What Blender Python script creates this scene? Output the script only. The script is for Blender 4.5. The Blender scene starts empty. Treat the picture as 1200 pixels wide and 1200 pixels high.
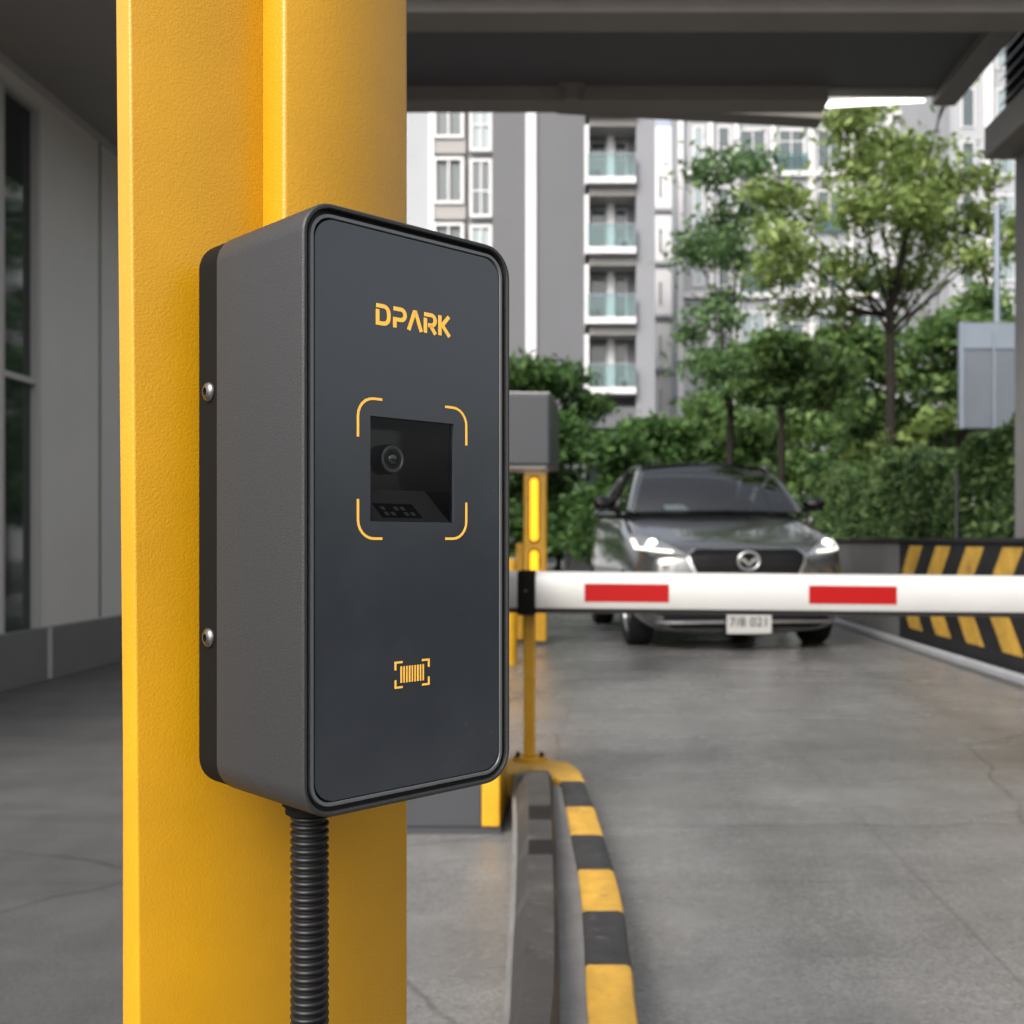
import bpy, bmesh, math, random
from mathutils import Vector, Matrix
from mathutils.bvhtree import BVHTree
import numpy as np

R = math.radians
SC = bpy.context.scene
COL = SC.collection
H = 0.95                      # eye height
F = 1250.0                    # focal length in photo pixels (photo 1200 wide)
CX, CY = 690.0, 633.0         # vanishing point of the lane

# ------------------------------------------------------------------ camera
cd = bpy.data.cameras.new('camera'); cam = bpy.data.objects.new('camera', cd); COL.objects.link(cam)
cam.location = (0, 0, H); cam.rotation_euler = (R(90), 0, 0)
cd.sensor_width = 36; cd.lens = 36 * F / 1200
cd.shift_x = -(CX - 600) / 1200; cd.shift_y = (CY - 600) / 1200
cd.clip_start = 0.02; cd.clip_end = 2000
cd.dof.use_dof = True; cd.dof.focus_distance = 0.71; cd.dof.aperture_fstop = 11.0
SC.camera = cam
# ------------------------------------------------------------------ world, sun, exposure
SUN_EL, SUN_AZ = R(40), R(207)     # azimuth clockwise from +Y (north)
w = bpy.data.worlds.new('World'); SC.world = w; w.use_nodes = True
nt = w.node_tree; bg = nt.nodes['Background']
sky = nt.nodes.new('ShaderNodeTexSky'); sky.sky_type = 'NISHITA'; sky.sun_disc = False
sky.sun_elevation = SUN_EL; sky.sun_rotation = SUN_AZ; sky.air_density = 1.0; sky.dust_density = 6.0; sky.ozone_density = 0.6
hs = nt.nodes.new('ShaderNodeHueSaturation'); hs.inputs['Saturation'].default_value = .35   # milky overcast
nt.links.new(sky.outputs[0], hs.inputs['Color']); nt.links.new(hs.outputs[0], bg.inputs[0]); bg.inputs[1].default_value = 0.15
sl = bpy.data.lights.new('sun', 'SUN'); sl.energy = 1.0; sl.angle = R(22); sl.color = (1, .96, .9)
so = bpy.data.objects.new('sun', sl); COL.objects.link(so)
sdir = Vector((math.sin(SUN_AZ) * math.cos(SUN_EL), math.cos(SUN_AZ) * math.cos(SUN_EL), math.sin(SUN_EL)))
so.rotation_euler = sdir.to_track_quat('Z', 'Y').to_euler(); so.location = sdir * 30
SC.view_settings.view_transform = 'Standard'; SC.view_settings.look = 'None'
SC.view_settings.exposure = 0.95; SC.view_settings.gamma = 1.0
SC.render.engine = 'CYCLES'
SC.cycles.max_bounces = 8; SC.cycles.transparent_max_bounces = 16

# ------------------------------------------------------------------ helpers
def X(px, Y): return (px - CX) / F * Y
def Z(py, Y): return H - (py - CY) / F * Y

def new_mat(name):
    m = bpy.data.materials.new(name); m.use_nodes = True
    return m, m.node_tree, m.node_tree.nodes['Principled BSDF']

def pbr(name, col, rough=.5, metal=0, var=0, vscale=5, bump=0, bscale=50, coat=0, spec=.5, emit=0, rvar=0, stretch=None, dark=None, detail=4, wear=None, wscale=14, wamt=.6):
    m, n, b = new_mat(name)
    b.inputs['Base Color'].default_value = (*col, 1)
    b.inputs['Roughness'].default_value = rough
    b.inputs['Metallic'].default_value = metal
    b.inputs['Specular IOR Level'].default_value = spec
    if coat: b.inputs['Coat Weight'].default_value = coat; b.inputs['Coat Roughness'].default_value = .04
    if emit:
        b.inputs['Emission Color'].default_value = (*col, 1); b.inputs['Emission Strength'].default_value = emit
    tc = n.nodes.new('ShaderNodeTexCoord'); mp = n.nodes.new('ShaderNodeMapping')
    n.links.new(tc.outputs['Object'], mp.inputs[0])
    if stretch: mp.inputs['Scale'].default_value = stretch
    if var or rvar:
        t = n.nodes.new('ShaderNodeTexNoise'); t.inputs['Scale'].default_value = vscale; t.inputs['Detail'].default_value = 8; t.inputs['Roughness'].default_value = .65
        n.links.new(mp.outputs[0], t.inputs['Vector'])
        mr = n.nodes.new('ShaderNodeMapRange'); mr.inputs[1].default_value = .3; mr.inputs[2].default_value = .7
        mr.inputs[3].default_value = 1 - var; mr.inputs[4].default_value = 1 + var
        n.links.new(t.outputs[0], mr.inputs[0])
        if var:
            vm = n.nodes.new('ShaderNodeVectorMath'); vm.operation = 'SCALE'
            vm.inputs[0].default_value = col
            n.links.new(mr.outputs[0], vm.inputs['Scale']); n.links.new(vm.outputs[0], b.inputs['Base Color'])
        if rvar:
            m2 = n.nodes.new('ShaderNodeMapRange'); m2.inputs[1].default_value = .3; m2.inputs[2].default_value = .7
            m2.inputs[3].default_value = rough - rvar; m2.inputs[4].default_value = rough + rvar
            n.links.new(t.outputs[0], m2.inputs[0]); n.links.new(m2.outputs[0], b.inputs['Roughness'])
    if wear:
        tw = n.nodes.new('ShaderNodeTexNoise'); tw.inputs['Scale'].default_value = wscale; tw.inputs['Detail'].default_value = 10; tw.inputs['Roughness'].default_value = .75
        n.links.new(mp.outputs[0], tw.inputs['Vector'])
        mw = n.nodes.new('ShaderNodeMapRange'); mw.inputs[1].default_value = .56; mw.inputs[2].default_value = .66; mw.inputs[3].default_value = 0; mw.inputs[4].default_value = wamt
        n.links.new(tw.outputs[0], mw.inputs[0])
        mxw = n.nodes.new('ShaderNodeMix'); mxw.data_type = 'RGBA'; n.links.new(mw.outputs[0], mxw.inputs[0])
        src = b.inputs['Base Color'].links[0].from_socket if b.inputs['Base Color'].links else None
        if src: n.links.new(src, mxw.inputs[6])
        else: mxw.inputs[6].default_value = (*col, 1)
        mxw.inputs[7].default_value = (*wear, 1); n.links.new(mxw.outputs[2], b.inputs['Base Color'])
    if bump:
        t2 = n.nodes.new('ShaderNodeTexNoise'); t2.inputs['Scale'].default_value = bscale; t2.inputs['Detail'].default_value = detail
        n.links.new(mp.outputs[0], t2.inputs['Vector'])
        bp = n.nodes.new('ShaderNodeBump'); bp.inputs['Strength'].default_value = bump; bp.inputs['Distance'].default_value = .3 / bscale
        n.links.new(t2.outputs[0], bp.inputs['Height']); n.links.new(bp.outputs[0], b.inputs['Normal'])
    return m

def glass_mat(name, tint=(.6, .7, .7), refl=.9, rough=.02, ior=1.5):
    m = bpy.data.materials.new(name); m.use_nodes = True; n = m.node_tree; n.nodes.clear()
    o = n.nodes.new('ShaderNodeOutputMaterial'); mx = n.nodes.new('ShaderNodeMixShader')
    tr = n.nodes.new('ShaderNodeBsdfTransparent'); tr.inputs[0].default_value = (*tint, 1)
    gl = n.nodes.new('ShaderNodeBsdfGlossy'); gl.inputs['Roughness'].default_value = rough; gl.inputs[0].default_value = (refl, refl, refl, 1)
    fr = n.nodes.new('ShaderNodeFresnel'); fr.inputs[0].default_value = ior
    n.links.new(fr.outputs[0], mx.inputs[0]); n.links.new(tr.outputs[0], mx.inputs[1]); n.links.new(gl.outputs[0], mx.inputs[2])
    n.links.new(mx.outputs[0], o.inputs[0])
    return m

def leaf_mat(name, c1, c2, c3):
    m, n, b = new_mat(name)
    g = n.nodes.new('ShaderNodeNewGeometry'); r = n.nodes.new('ShaderNodeValToRGB')
    e = r.color_ramp.elements; e[0].color = (*c1, 1); e[1].color = (*c3, 1); k = e.new(.55); k.color = (*c2, 1)
    n.links.new(g.outputs['Random Per Island'], r.inputs[0]); n.links.new(r.outputs[0], b.inputs['Base Color'])
    b.inputs['Roughness'].default_value = .55; b.inputs['Specular IOR Level'].default_value = .3
    tl = n.nodes.new('ShaderNodeBsdfTranslucent')
    n.links.new(r.outputs[0], tl.inputs[0])
    mx = n.nodes.new('ShaderNodeMixShader'); mx.inputs[0].default_value = .4
    o = n.nodes['Material Output']
    n.links.new(b.outputs[0], mx.inputs[1]); n.links.new(tl.outputs[0], mx.inputs[2]); n.links.new(mx.outputs[0], o.inputs[0])
    return m

class G:
    """geometry collector"""
    def __init__(s): s.v = []; s.f = []
    def add(s, v, f):
        o = len(s.v); s.v += [tuple(p) for p in v]; s.f += [tuple(i + o for i in q) for q in f]; return s
    def box(s, x0, x1, y0, y1, z0, z1):
        v = [(x, y, z) for x in (x0, x1) for y in (y0, y1) for z in (z0, z1)]
        return s.add(v, [(0, 1, 3, 2), (4, 6, 7, 5), (0, 4, 5, 1), (2, 3, 7, 6), (0, 2, 6, 4), (1, 5, 7, 3)])
    def prism(s, pts, a, b, axis='y'):
        """pts 2D outline, extruded along axis from a to b"""
        def P(p, t):
            return {'y': (p[0], t, p[1]), 'z': (p[0], p[1], t), 'x': (t, p[0], p[1])}[axis]
        n = len(pts)
        v = [P(p, a) for p in pts] + [P(p, b) for p in pts]
        f = [(i, (i + 1) % n, (i + 1) % n + n, i + n) for i in range(n)] + [tuple(range(n))[::-1], tuple(range(n, 2 * n))]
        return s.add(v, f)
    def loops(s, L, cap0=False, cap1=False, closed=True):
        n = len(L[0]); v = [p for l in L for p in l]; f = []
        for k in range(len(L) - 1):
            for i in range(n if closed else n - 1):
                j = (i + 1) % n; f.append((k * n + i, k * n + j, (k + 1) * n + j, (k + 1) * n + i))
        if cap0: f.append(tuple(range(n))[::-1])
        if cap1: f.append(tuple(range((len(L) - 1) * n, len(L) * n)))
        return s.add(v, f)
    def tube(s, pts, rad, n=8, cap=True):
        pts = [Vector(p) for p in pts]
        if not hasattr(rad, '__len__'): rad = [rad] * len(pts)
        L = []
        for i, p in enumerate(pts):
            d = (pts[min(i + 1, len(pts) - 1)] - pts[max(i - 1, 0)]).normalized()
            a = d.cross(Vector((0, 0, 1)) if abs(d.z) < .9 else Vector((1, 0, 0))).normalized(); b = d.cross(a)
            L.append([p + (a * math.cos(t) + b * math.sin(t)) * rad[i] for t in [2 * math.pi * k / n for k in range(n)]])
        return s.loops(L, cap, cap)
    def lathe(s, c, axis, prof, n=24):
        """prof list of (radius, distance along axis)"""
        ax = Vector(axis).normalized(); a = ax.cross(Vector((0, 0, 1)) if abs(ax.z) < .9 else Vector((1, 0, 0))).normalized(); b = ax.cross(a); c = Vector(c)
        L = [[c + ax * d + (a * math.cos(2 * math.pi * k / n) + b * math.sin(2 * math.pi * k / n)) * r for k in range(n)] for r, d in prof]
        return s.loops(L, True, True)

def obj(name, g, mat, parent=None, smooth=None, bevel=0, local=False, segs=2):
    me = bpy.data.meshes.new(name)
    V = [Vector(p) for p in g.v]
    if parent is not None and not local:
        r = parent
        while r.parent: r = r.parent
        M = (Matrix.Translation(r.location) @ Matrix.Rotation(r.rotation_euler.z, 4, 'Z')).inverted()
        if r.type != 'EMPTY' and not r.get('rooted'): M = Matrix.Identity(4)
        V = [M @ p for p in V]
    me.from_pydata([tuple(p) for p in V], [], g.f); me.update()
    bm = bmesh.new(); bm.from_mesh(me); bmesh.ops.recalc_face_normals(bm, faces=bm.faces); bm.to_mesh(me); bm.free()
    me.materials.append(mat)
    if smooth is not None:
        for p in me.polygons: p.use_smooth = True
        me.set_sharp_from_angle(angle=R(smooth))
    o = bpy.data.objects.new(name, me); COL.objects.link(o)
    if parent is not None: o.parent = parent
    if bevel:
        b = o.modifiers.new('bevel', 'BEVEL'); b.width = bevel; b.segments = segs; b.limit_method = 'ANGLE'; b.angle_limit = R(40)
        b.harden_normals = False
    return o

def tag(o, label, cat, group=None, kind=None):
    if label: o['label'] = label
    if cat: o['category'] = cat
    if group: o['group'] = group
    if kind: o['kind'] = kind
    return o
def struct(o): o['kind'] = 'structure'; return o
def thing(name, label, cat, loc=(0, 0, 0), rz=0, group=None):
    o = bpy.data.objects.new(name, None); COL.objects.link(o); o.location = loc; o.rotation_euler = (0, 0, rz)
    o.empty_display_size = .1
    return tag(o, label, cat, group)

def text_mesh(name, body, size, mat, parent, M, depth=.001):
    cu = bpy.data.curves.new(name, 'FONT'); cu.body = body; cu.size = size; cu.extrude = depth; cu.align_x = 'CENTER'; cu.align_y = 'CENTER'
    cu.offset = size * .012
    t = bpy.data.objects.new(name, cu); COL.objects.link(t)
    me = bpy.data.meshes.new_from_object(t.evaluated_get(bpy.context.evaluated_depsgraph_get()))
    bpy.data.objects.remove(t); bpy.data.curves.remove(cu)
    me.transform(M); me.materials.clear(); me.materials.append(mat); me.name = name
    o = bpy.data.objects.new(name, me); COL.objects.link(o); o.parent = parent
    return o

def rrect(x0, x1, z0, z1, r, n=8):
    P = []
    for cx, cz, a0 in ((x1 - r, z0 + r, -90), (x1 - r, z1 - r, 0), (x0 + r, z1 - r, 90), (x0 + r, z0 + r, 180)):
        for k in range(n + 1):
            a = R(a0 + 90 * k / n); P.append((cx + r * math.cos(a), cz + r * math.sin(a)))
    return P

# ------------------------------------------------------------------ materials
M = {}
M['yellow'] = pbr('yellow powder coat', (.48, .24, .0035), .33, var=.07, vscale=9, bump=.45, bscale=520, spec=.5, detail=2)
M['yellow_smooth'] = pbr('yellow enamel', (.50, .26, .008), .4, var=.12, vscale=14, spec=.45)
M['yellow_kerb'] = pbr('worn yellow kerb paint', (.50, .285, .04), .55, var=.2, vscale=16, wear=(.10, .075, .05), wscale=13, wamt=.55, bump=.3, bscale=90)
M['black_kerb'] = pbr('worn black kerb paint', (.030, .031, .033), .5, spec=.3, wear=(.13, .125, .12), wscale=15, wamt=.5, var=.35, vscale=18, bump=.3, bscale=90)
M['shell'] = pbr('charcoal textured shell', (.024, .024, .025), .5, var=.4, vscale=800, bump=.5, spec=.35, bscale=900, detail=2)
M['rim'] = pbr('charcoal rim', (.11, .115, .12), .35, metal=.3)
M['groove'] = pbr('black groove', (.004, .004, .005), .6)
M['panel'] = pbr('satin dark panel', (.027, .031, .037), .22, spec=.75, var=.06, vscale=14, rvar=.07)
M['bracket'] = pbr('matte black bracket', (.004, .0038, .0035), .75, spec=.12)
M['gold'] = pbr('yellow print', (.92, .50, .07), .5)
M['black_gloss'] = pbr('black gloss', (.006, .006, .007), .12)
M['black_satin'] = pbr('black satin', (.007, .007, .0075), .4, spec=.3)
M['floor_in'] = pbr('recess floor grey', (.05, .05, .05), .35)
M['lens'] = pbr('lens coating', (.008, .008, .01), .05, coat=1)
M['steel'] = pbr('screw steel', (.20, .19, .185), .3, metal=1)
M['corr'] = pbr('black corrugated plastic', (.006, .006, .0065), .42, spec=.35)
M['cabinet'] = pbr('charcoal cabinet', (.035, .038, .043), .4)
M['cabinet_edge'] = pbr('light cabinet edge', (.3, .3, .3), .4)
M['white_arm'] = pbr('white arm paint', (.41, .41, .40), .35, var=.03, vscale=5)
M['red'] = pbr('red reflective tape', (.27, .002, .002), .5, spec=.2)
M['rubber'] = pbr('black rubber', (.015, .015, .016), .6, bump=.2, bscale=200)
M['island'] = pbr('grey island concrete', (.15, .145, .14), .65, var=.2, vscale=9, bump=.4, bscale=70)
M['cover'] = pbr('dark rubber cover', (.050, .048, .046), .55, spec=.2, wear=(.12, .115, .11), wscale=11, wamt=.5, var=.22, vscale=12, bump=.35, bscale=120)
M['cover_dark'] = pbr('dark notch patch', (.012, .012, .012), .6, spec=.2, var=.2, vscale=20)
M['wall_panel'] = pbr('grey facade panel', (.50, .485, .46), .5, var=.05, vscale=1.5)
M['plinth'] = pbr('dark plinth stone', (.12, .12, .12), .55, var=.08, vscale=3)
M['seam'] = pbr('dark seam', (.05, .05, .05), .7)
M['trim'] = pbr('light trim', (.36, .35, .34), .5)
M['ceil'] = pbr('ceiling board', (.24, .228, .21), .7, var=.05, vscale=.8)
M['ceil_dark'] = pbr('dark ceiling panel', (.085, .085, .09), .6, var=.06, vscale=.8)
M['beam'] = pbr('concrete beam', (.20, .185, .168), .6, var=.08, vscale=2)
M['conc_wall'] = pbr('concrete wall', (.15, .147, .143), .7, var=.15, vscale=2.5, bump=.3, bscale=30)
M['wall_black'] = pbr('black painted wall', (.013, .013, .014), .55, spec=.3, var=.3, vscale=4)
M['stripe'] = pbr('chevron yellow', (.46, .27, .04), .5, var=.3, vscale=6, wear=(.05, .045, .04), wscale=5, wamt=.6)
M['kerb_white'] = pbr('pale kerb', (.30, .31, .33), .5, var=.1, vscale=5)
M['galv'] = pbr('galvanised steel', (.18, .21, .25), .45, metal=.4, var=.08, vscale=2)
M['sign_back'] = pbr('sign back grey', (.11, .125, .145), .45, metal=.3, var=.1, vscale=2)
M['dark_glass'] = pbr('dark window glass', (.012, .02, .02), .05, spec=.8)
M['dark_room'] = pbr('dark interior', (.01, .014, .014), .6)
M['car'] = pbr('car paint metallic grey', (.12, .12, .122), .24, metal=.7, coat=1)
M['car'].node_tree.nodes['Principled BSDF'].inputs['Coat IOR'].default_value = 1.7
M['chrome'] = pbr('chrome', (.58, .59, .61), .28, metal=1)
M['grille'] = pbr('grille black', (.003, .003, .0035), .5, spec=.2)
M['tyre'] = pbr('tyre', (.007, .007, .008), .85, spec=.2, bump=.3, bscale=60)
M['alloy'] = pbr('alloy', (.4, .4, .42), .3, metal=1)
M['plate'] = pbr('number plate white', (.38, .38, .37), .4)
M['ink'] = pbr('plate ink', (.03, .03, .03), .5)
M['seat'] = pbr('car seat fabric', (.06, .06, .06), .8)
M['dash'] = pbr('dashboard', (.03, .03, .032), .6)
M['paper'] = pbr('white paper', (.75, .8, .85), .7)
M['headlamp'] = pbr('headlamp housing', (.30, .31, .32), .3, metal=.3)
M['lamp_on'] = pbr('lit headlamp', (1, .97, .88), .3, emit=3)
M['drl'] = pbr('lit daytime strip', (1, .93, .80), .3, emit=.8)
M['amber'] = pbr('lit amber strip', (1, .42, .005), .3, emit=.8)
M['tube_on'] = pbr('lit tube', (1, .98, .9), .3, emit=2.2)
M['car_glass'] = glass_mat('windscreen glass', (.55, .62, .6), ior=1.9)
M['car_side_glass'] = glass_mat('tinted side glass', (.08, .09, .09), ior=1.5)
M['bal_glass'] = glass_mat('balcony glass', (.62, .78, .78), ior=1.6)
M['clear'] = glass_mat('scanner window glass', (.95, .95, .95), ior=1.22)
M['pane'] = pbr('apartment pane', (.055, .075, .08), .08, spec=.8)
M['pane2'] = pbr('pane with pale curtain', (.22, .27, .28), .15, spec=.8)
M['bw'] = pbr('white render', (.54, .54, .55), .7, var=.05, vscale=.4)
M['bpale'] = pbr('pale render', (.30, .31, .33), .7, var=.06, vscale=.3)
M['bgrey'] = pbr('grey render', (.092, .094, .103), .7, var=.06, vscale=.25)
M['bbeige'] = pbr('beige render', (.27, .26, .25), .7, var=.06, vscale=.3)
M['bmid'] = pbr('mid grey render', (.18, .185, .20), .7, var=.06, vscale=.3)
M['bark'] = pbr('bark', (.018, .015, .012), .9, spec=.2, var=.3, vscale=10, bump=.6, bscale=30)
M['leaf_a'] = leaf_mat('fresh leaves', (.10, .15, .04), (.18, .26, .07), (.30, .37, .12))
M['leaf_b'] = leaf_mat('dark leaves', (.025, .06, .018), (.05, .11, .028), (.10, .18, .045))
M['leaf_h'] = leaf_mat('hedge leaves', (.020, .05, .015), (.055, .11, .03), (.20, .28, .10))
M['leaf_c'] = leaf_mat('mid leaves', (.05, .10, .03), (.095, .17, .05), (.18, .27, .08))
M['leaf_d'] = leaf_mat('blue green leaves', (.05, .10, .04), (.09, .17, .06), (.17, .26, .10))
M['soil'] = pbr('soil', (.05, .04, .03), .9)

# ground material: old sealed concrete, patches of polish, cracks
def ground_material(name, base, rough, tilebump):
    m, n, b = new_mat(name); L = n.links
    tc = n.nodes.new('ShaderNodeTexCoord')
    def noise(sc, det, vec=None, st=None):
        t = n.nodes.new('ShaderNodeTexNoise'); t.inputs['Scale'].default_value = sc; t.inputs['Detail'].default_value = det; t.inputs['Roughness'].default_value = .65
        if st:
            mp = n.nodes.new('ShaderNodeMapping'); mp.inputs['Scale'].default_value = st; L.new(tc.outputs['Object'], mp.inputs[0]); L.new(mp.outputs[0], t.inputs['Vector'])
        else: L.new(tc.outputs['Object'], t.inputs['Vector'])
        return t.outputs[0]
    def mr(src, a, b_, c, d):
        q = n.nodes.new('ShaderNodeMapRange'); q.inputs[1].default_value = a; q.inputs[2].default_value = b_; q.inputs[3].default_value = c; q.inputs[4].default_value = d; L.new(src, q.inputs[0]); return q.outputs[0]
    def mul(a, b_):
        q = n.nodes.new('ShaderNodeMath'); q.operation = 'MULTIPLY'; L.new(a, q.inputs[0]); L.new(b_, q.inputs[1]); return q.outputs[0]
    big = mr(noise(.55, 6), .3, .7, .90, 1.10)
    mid = mr(noise(5, 8, st=(1, .55, 1)), .3, .7, .86, 1.14)
    fine = mr(noise(110, 5), .35, .65, .74, 1.26)
    streak = mr(noise(2.2, 6, st=(.35, 1.6, 1)), .35, .65, .86, 1.12)
    # thin cracks
    vo = n.nodes.new('ShaderNodeTexVoronoi'); vo.feature = 'DISTANCE_TO_EDGE'; vo.inputs['Scale'].default_value = .55
    nz = n.nodes.new('ShaderNodeTexNoise'); nz.inputs['Scale'].default_value = 3; L.new(tc.outputs['Object'], nz.inputs['Vector'])
    mxv = n.nodes.new('ShaderNodeMix'); mxv.data_type = 'VECTOR'; mxv.inputs[0].default_value = .12
    L.new(tc.outputs['Object'], mxv.inputs[4]); L.new(nz.outputs['Color'], mxv.inputs[5]); L.new(mxv.outputs[1], vo.inputs['Vector'])
    crack = mr(vo.outputs[0], .0, .006, .62, 1.0)
    f = mul(mul(mul(big, mid), mul(fine, streak)), crack)
    sx = n.nodes.new('ShaderNodeSeparateXYZ'); L.new(tc.outputs['Object'], sx.inputs[0])
    for out, per, off in ((1, 2.4, .55), (0, 3.3, .92)):     # saw-cut joints
        a1 = n.nodes.new('ShaderNodeMath'); a1.operation = 'ADD'; a1.inputs[1].default_value = 30 * per - off; L.new(sx.outputs[out], a1.inputs[0])
        a2 = n.nodes.new('ShaderNodeMath'); a2.operation = 'MODULO'; a2.inputs[1].default_value = per; L.new(a1.outputs[0], a2.inputs[0])
        f = mul(f, mr(a2.outputs[0], .006, .012, .78, 1.0))
    if name.startswith('polished'):      # rubber left by tyres, a few oil spots
        def mth(op, a, v=None, b2=None):
            q = n.nodes.new('ShaderNodeMath'); q.operation = op
            L.new(a, q.inputs[0])
            if b2 is not None: L.new(b2, q.inputs[1])
            elif v is not None: q.inputs[1].default_value = v
            return q.outputs[0]
        d_ = mth('ABSOLUTE', mth('SUBTRACT', mth('ABSOLUTE', mth('SUBTRACT', sx.outputs[0], 1.25)), .74))
        wob = noise(1.6, 6, st=(1, .3, 1))
        d_ = mth('ADD', d_, None, mth('MULTIPLY', wob, .16))
        f = mul(f, mr(d_, .08, .30, .82, 1.0))
        f = mul(f, mr(noise(3.3, 4), .70, .76, 1.0, .55))
    vm = n.nodes.new('ShaderNodeVectorMath'); vm.operation = 'SCALE'; vm.inputs[0].default_value = base
    L.new(f, vm.inputs['Scale']); L.new(vm.outputs[0], b.inputs['Base Color'])
    r1 = mr(noise(1.1, 7, st=(.6, 1.3, 1)), .32, .68, rough - .13, rough + .13)
    L.new(r1, b.inputs['Roughness'])
    bp = n.nodes.new('ShaderNodeBump'); bp.inputs['Strength'].default_value = .35; bp.inputs['Distance'].default_value = .004
    hs = n.nodes.new('ShaderNodeMath'); hs.operation = 'ADD'; L.new(fine, hs.inputs[0]); L.new(mid, hs.inputs[1])
    L.new(hs.outputs[0], bp.inputs['Height']); L.new(bp.outputs[0], b.inputs['Normal'])
    b.inputs['Specular IOR Level'].default_value = .5
    return m
M['ground'] = ground_material('sealed concrete ground', (.068, .067, .066), .50, 0)
M['lane'] = ground_material('polished lane concrete', (.155, .153, .150), .25, 0)
M['paving'] = pbr('pale paving', (.22, .215, .21), .6, var=.15, vscale=2)

# ================================================================== LARGE STRUCTURE
g = G(); g.add([(-400, -400, 0), (400, -400, 0), (400, 600, 0), (-400, 600, 0)], [(0, 1, 2, 3)])
struct(obj('ground', g, M['ground']))
g = G(); g.add([(-.62, -3, .004), (2.72, -3, .004), (2.72, 26, .004), (-.62, 26, .004)], [(0, 1, 2, 3)])
struct(obj('road', g, M['lane']))
g = G(); g.add([(-30, 26.0, .004), (30, 26.0, .004), (30, 29.0, .004), (-30, 29.0, .004)], [(0, 1, 2, 3)])
struct(obj('path', g, M['paving']))

# ---- left facade
WX = -3.7
t = thing('facade_wall', 'grey panelled facade with dark plinth and narrow dark window left of the yellow post', 'wall', (WX, 8, 0))
y0, y1 = 3.0, 12.5
g = G(); g.box(WX - .25, WX, y0, 6.72, .36, 4.0); g.box(WX - .25, WX, 7.16, y1, .36, 4.0)
g.box(WX - .25, WX, 6.72, 7.16, 3.84, 4.0)
obj('wall_panel', g, M['wall_panel'], t)
g = G()
for yy in (8.07, 9.6, 11.1): g.box(WX - .01, WX + .003, yy - .012, yy + .012, .37, 3.97)
obj('panel_seam', g, M['seam'], t)
g = G(); g.box(WX - .25, WX + .04, y0, y1, 0, .36)
obj('plinth', g, M['plinth'], t, bevel=.006)
g = G(); g.box(WX + .037, WX + .044, 7.22, 7.27, .01, .355); g.box(WX + .037, WX + .043, 8.9, 8.94, .01, .355)
obj('plinth_joint', g, M['trim'], t)
wf = obj('window', G().box(WX - .06, WX + .012, 6.70, 6.735, .36, 3.86).box(WX - .06, WX + .012, 7.145, 7.18, .36, 3.86).box(WX - .06, WX + .011, 6.735, 7.145, 3.82, 3.85).box(WX - .05, WX - .0, 6.735, 7.145, 1.99, 2.03), M['trim'], t)
obj('pane', G().box(WX - .05, WX - .04, 6.735, 7.145, .361, 3.83), M['dark_glass'], wf)
obj('cornice', G().box(WX - .2, WX + .03, y0, y1, 3.955, 4.0), M['trim'], t)

# ---- ceiling / canopy
t = thing('canopy', 'dark concrete canopy with cross beams over the lane', 'canopy', (0, 6.5, 4.0))
obj('soffit', G().box(-4.2, -2.6, 5.0, 12.5, 4.001, 4.4), M['ceil'], t)
obj('soffit', G().box(-2.6, 2.72, 5.7, 5.99, 4.12, 4.5), M['ceil'], t)
obj('ceiling_panel', G().box(-2.6, 2.6, 5.99, 8.09, 4.315, 4.5), M['ceil_dark'], t)
obj('beam', G().box(-2.6, 3.9, 6.13, 6.38, 3.985, 4.46), M['beam'], t, bevel=.01)
obj('conduit_pipe', G().tube([(-1.6, 6.03, 4.10), (3.9, 6.03, 4.10)], .022, 10), M['trim'], t, smooth=40)
obj('beam', G().box(-2.6, 1.78, 7.90, 8.12, 4.20, 4.47), M['beam'], t, bevel=.01)
obj('edge_beam', G().box(1.785, 2.59, 7.93, 8.08, 4.306, 4.46), M['beam'], t)
g = G()   # skewed fascia behind, running off to the right
g.add([(-.25, 8.13, 4.275), (1.85, 8.42, 4.275), (1.85, 8.62, 4.275), (-.25, 8.33, 4.275), (-.25, 8.13, 4.6), (1.85, 8.42, 4.6), (1.85, 8.62, 4.6), (-.25, 8.33, 4.6)],
      [(0, 1, 2, 3), (4, 7, 6, 5), (0, 4, 5, 1), (1, 5, 6, 2), (2, 6, 7, 3), (3, 7, 4, 0)])
obj('fascia', g, M['beam'], t, bevel=.008)
obj('side_beam', G().box(2.60, 2.78, 5.6, 8.09, 4.24, 4.55), M['beam'], t, bevel=.008)
obj('hanger', G().box(X(662, 7.85), X(678, 7.85), 7.83, 7.895, 4.19, 4.31).box(X(655, 7.85), X(685, 7.85), 7.82, 7.896, 4.29, 4.312), M['beam'], t)
t = thing('tube_light', 'long lit white tube lamp under the canopy edge', 'lamp', (2.2, 8.2, 4.30))
g = G(); g.tube([(X(967, 8.2), 8.2, Z(122.5, 8.2)), (X(1083, 8.2), 8.2, Z(116, 8.2))], .023, 12)
obj('lamp_tube', g, M['tube_on'], t, smooth=50)
obj('lamp_body', G().box(X(967, 8.2), X(1083, 8.2), 8.15, 8.25, 4.335, 4.36), M['trim'], t)

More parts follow.
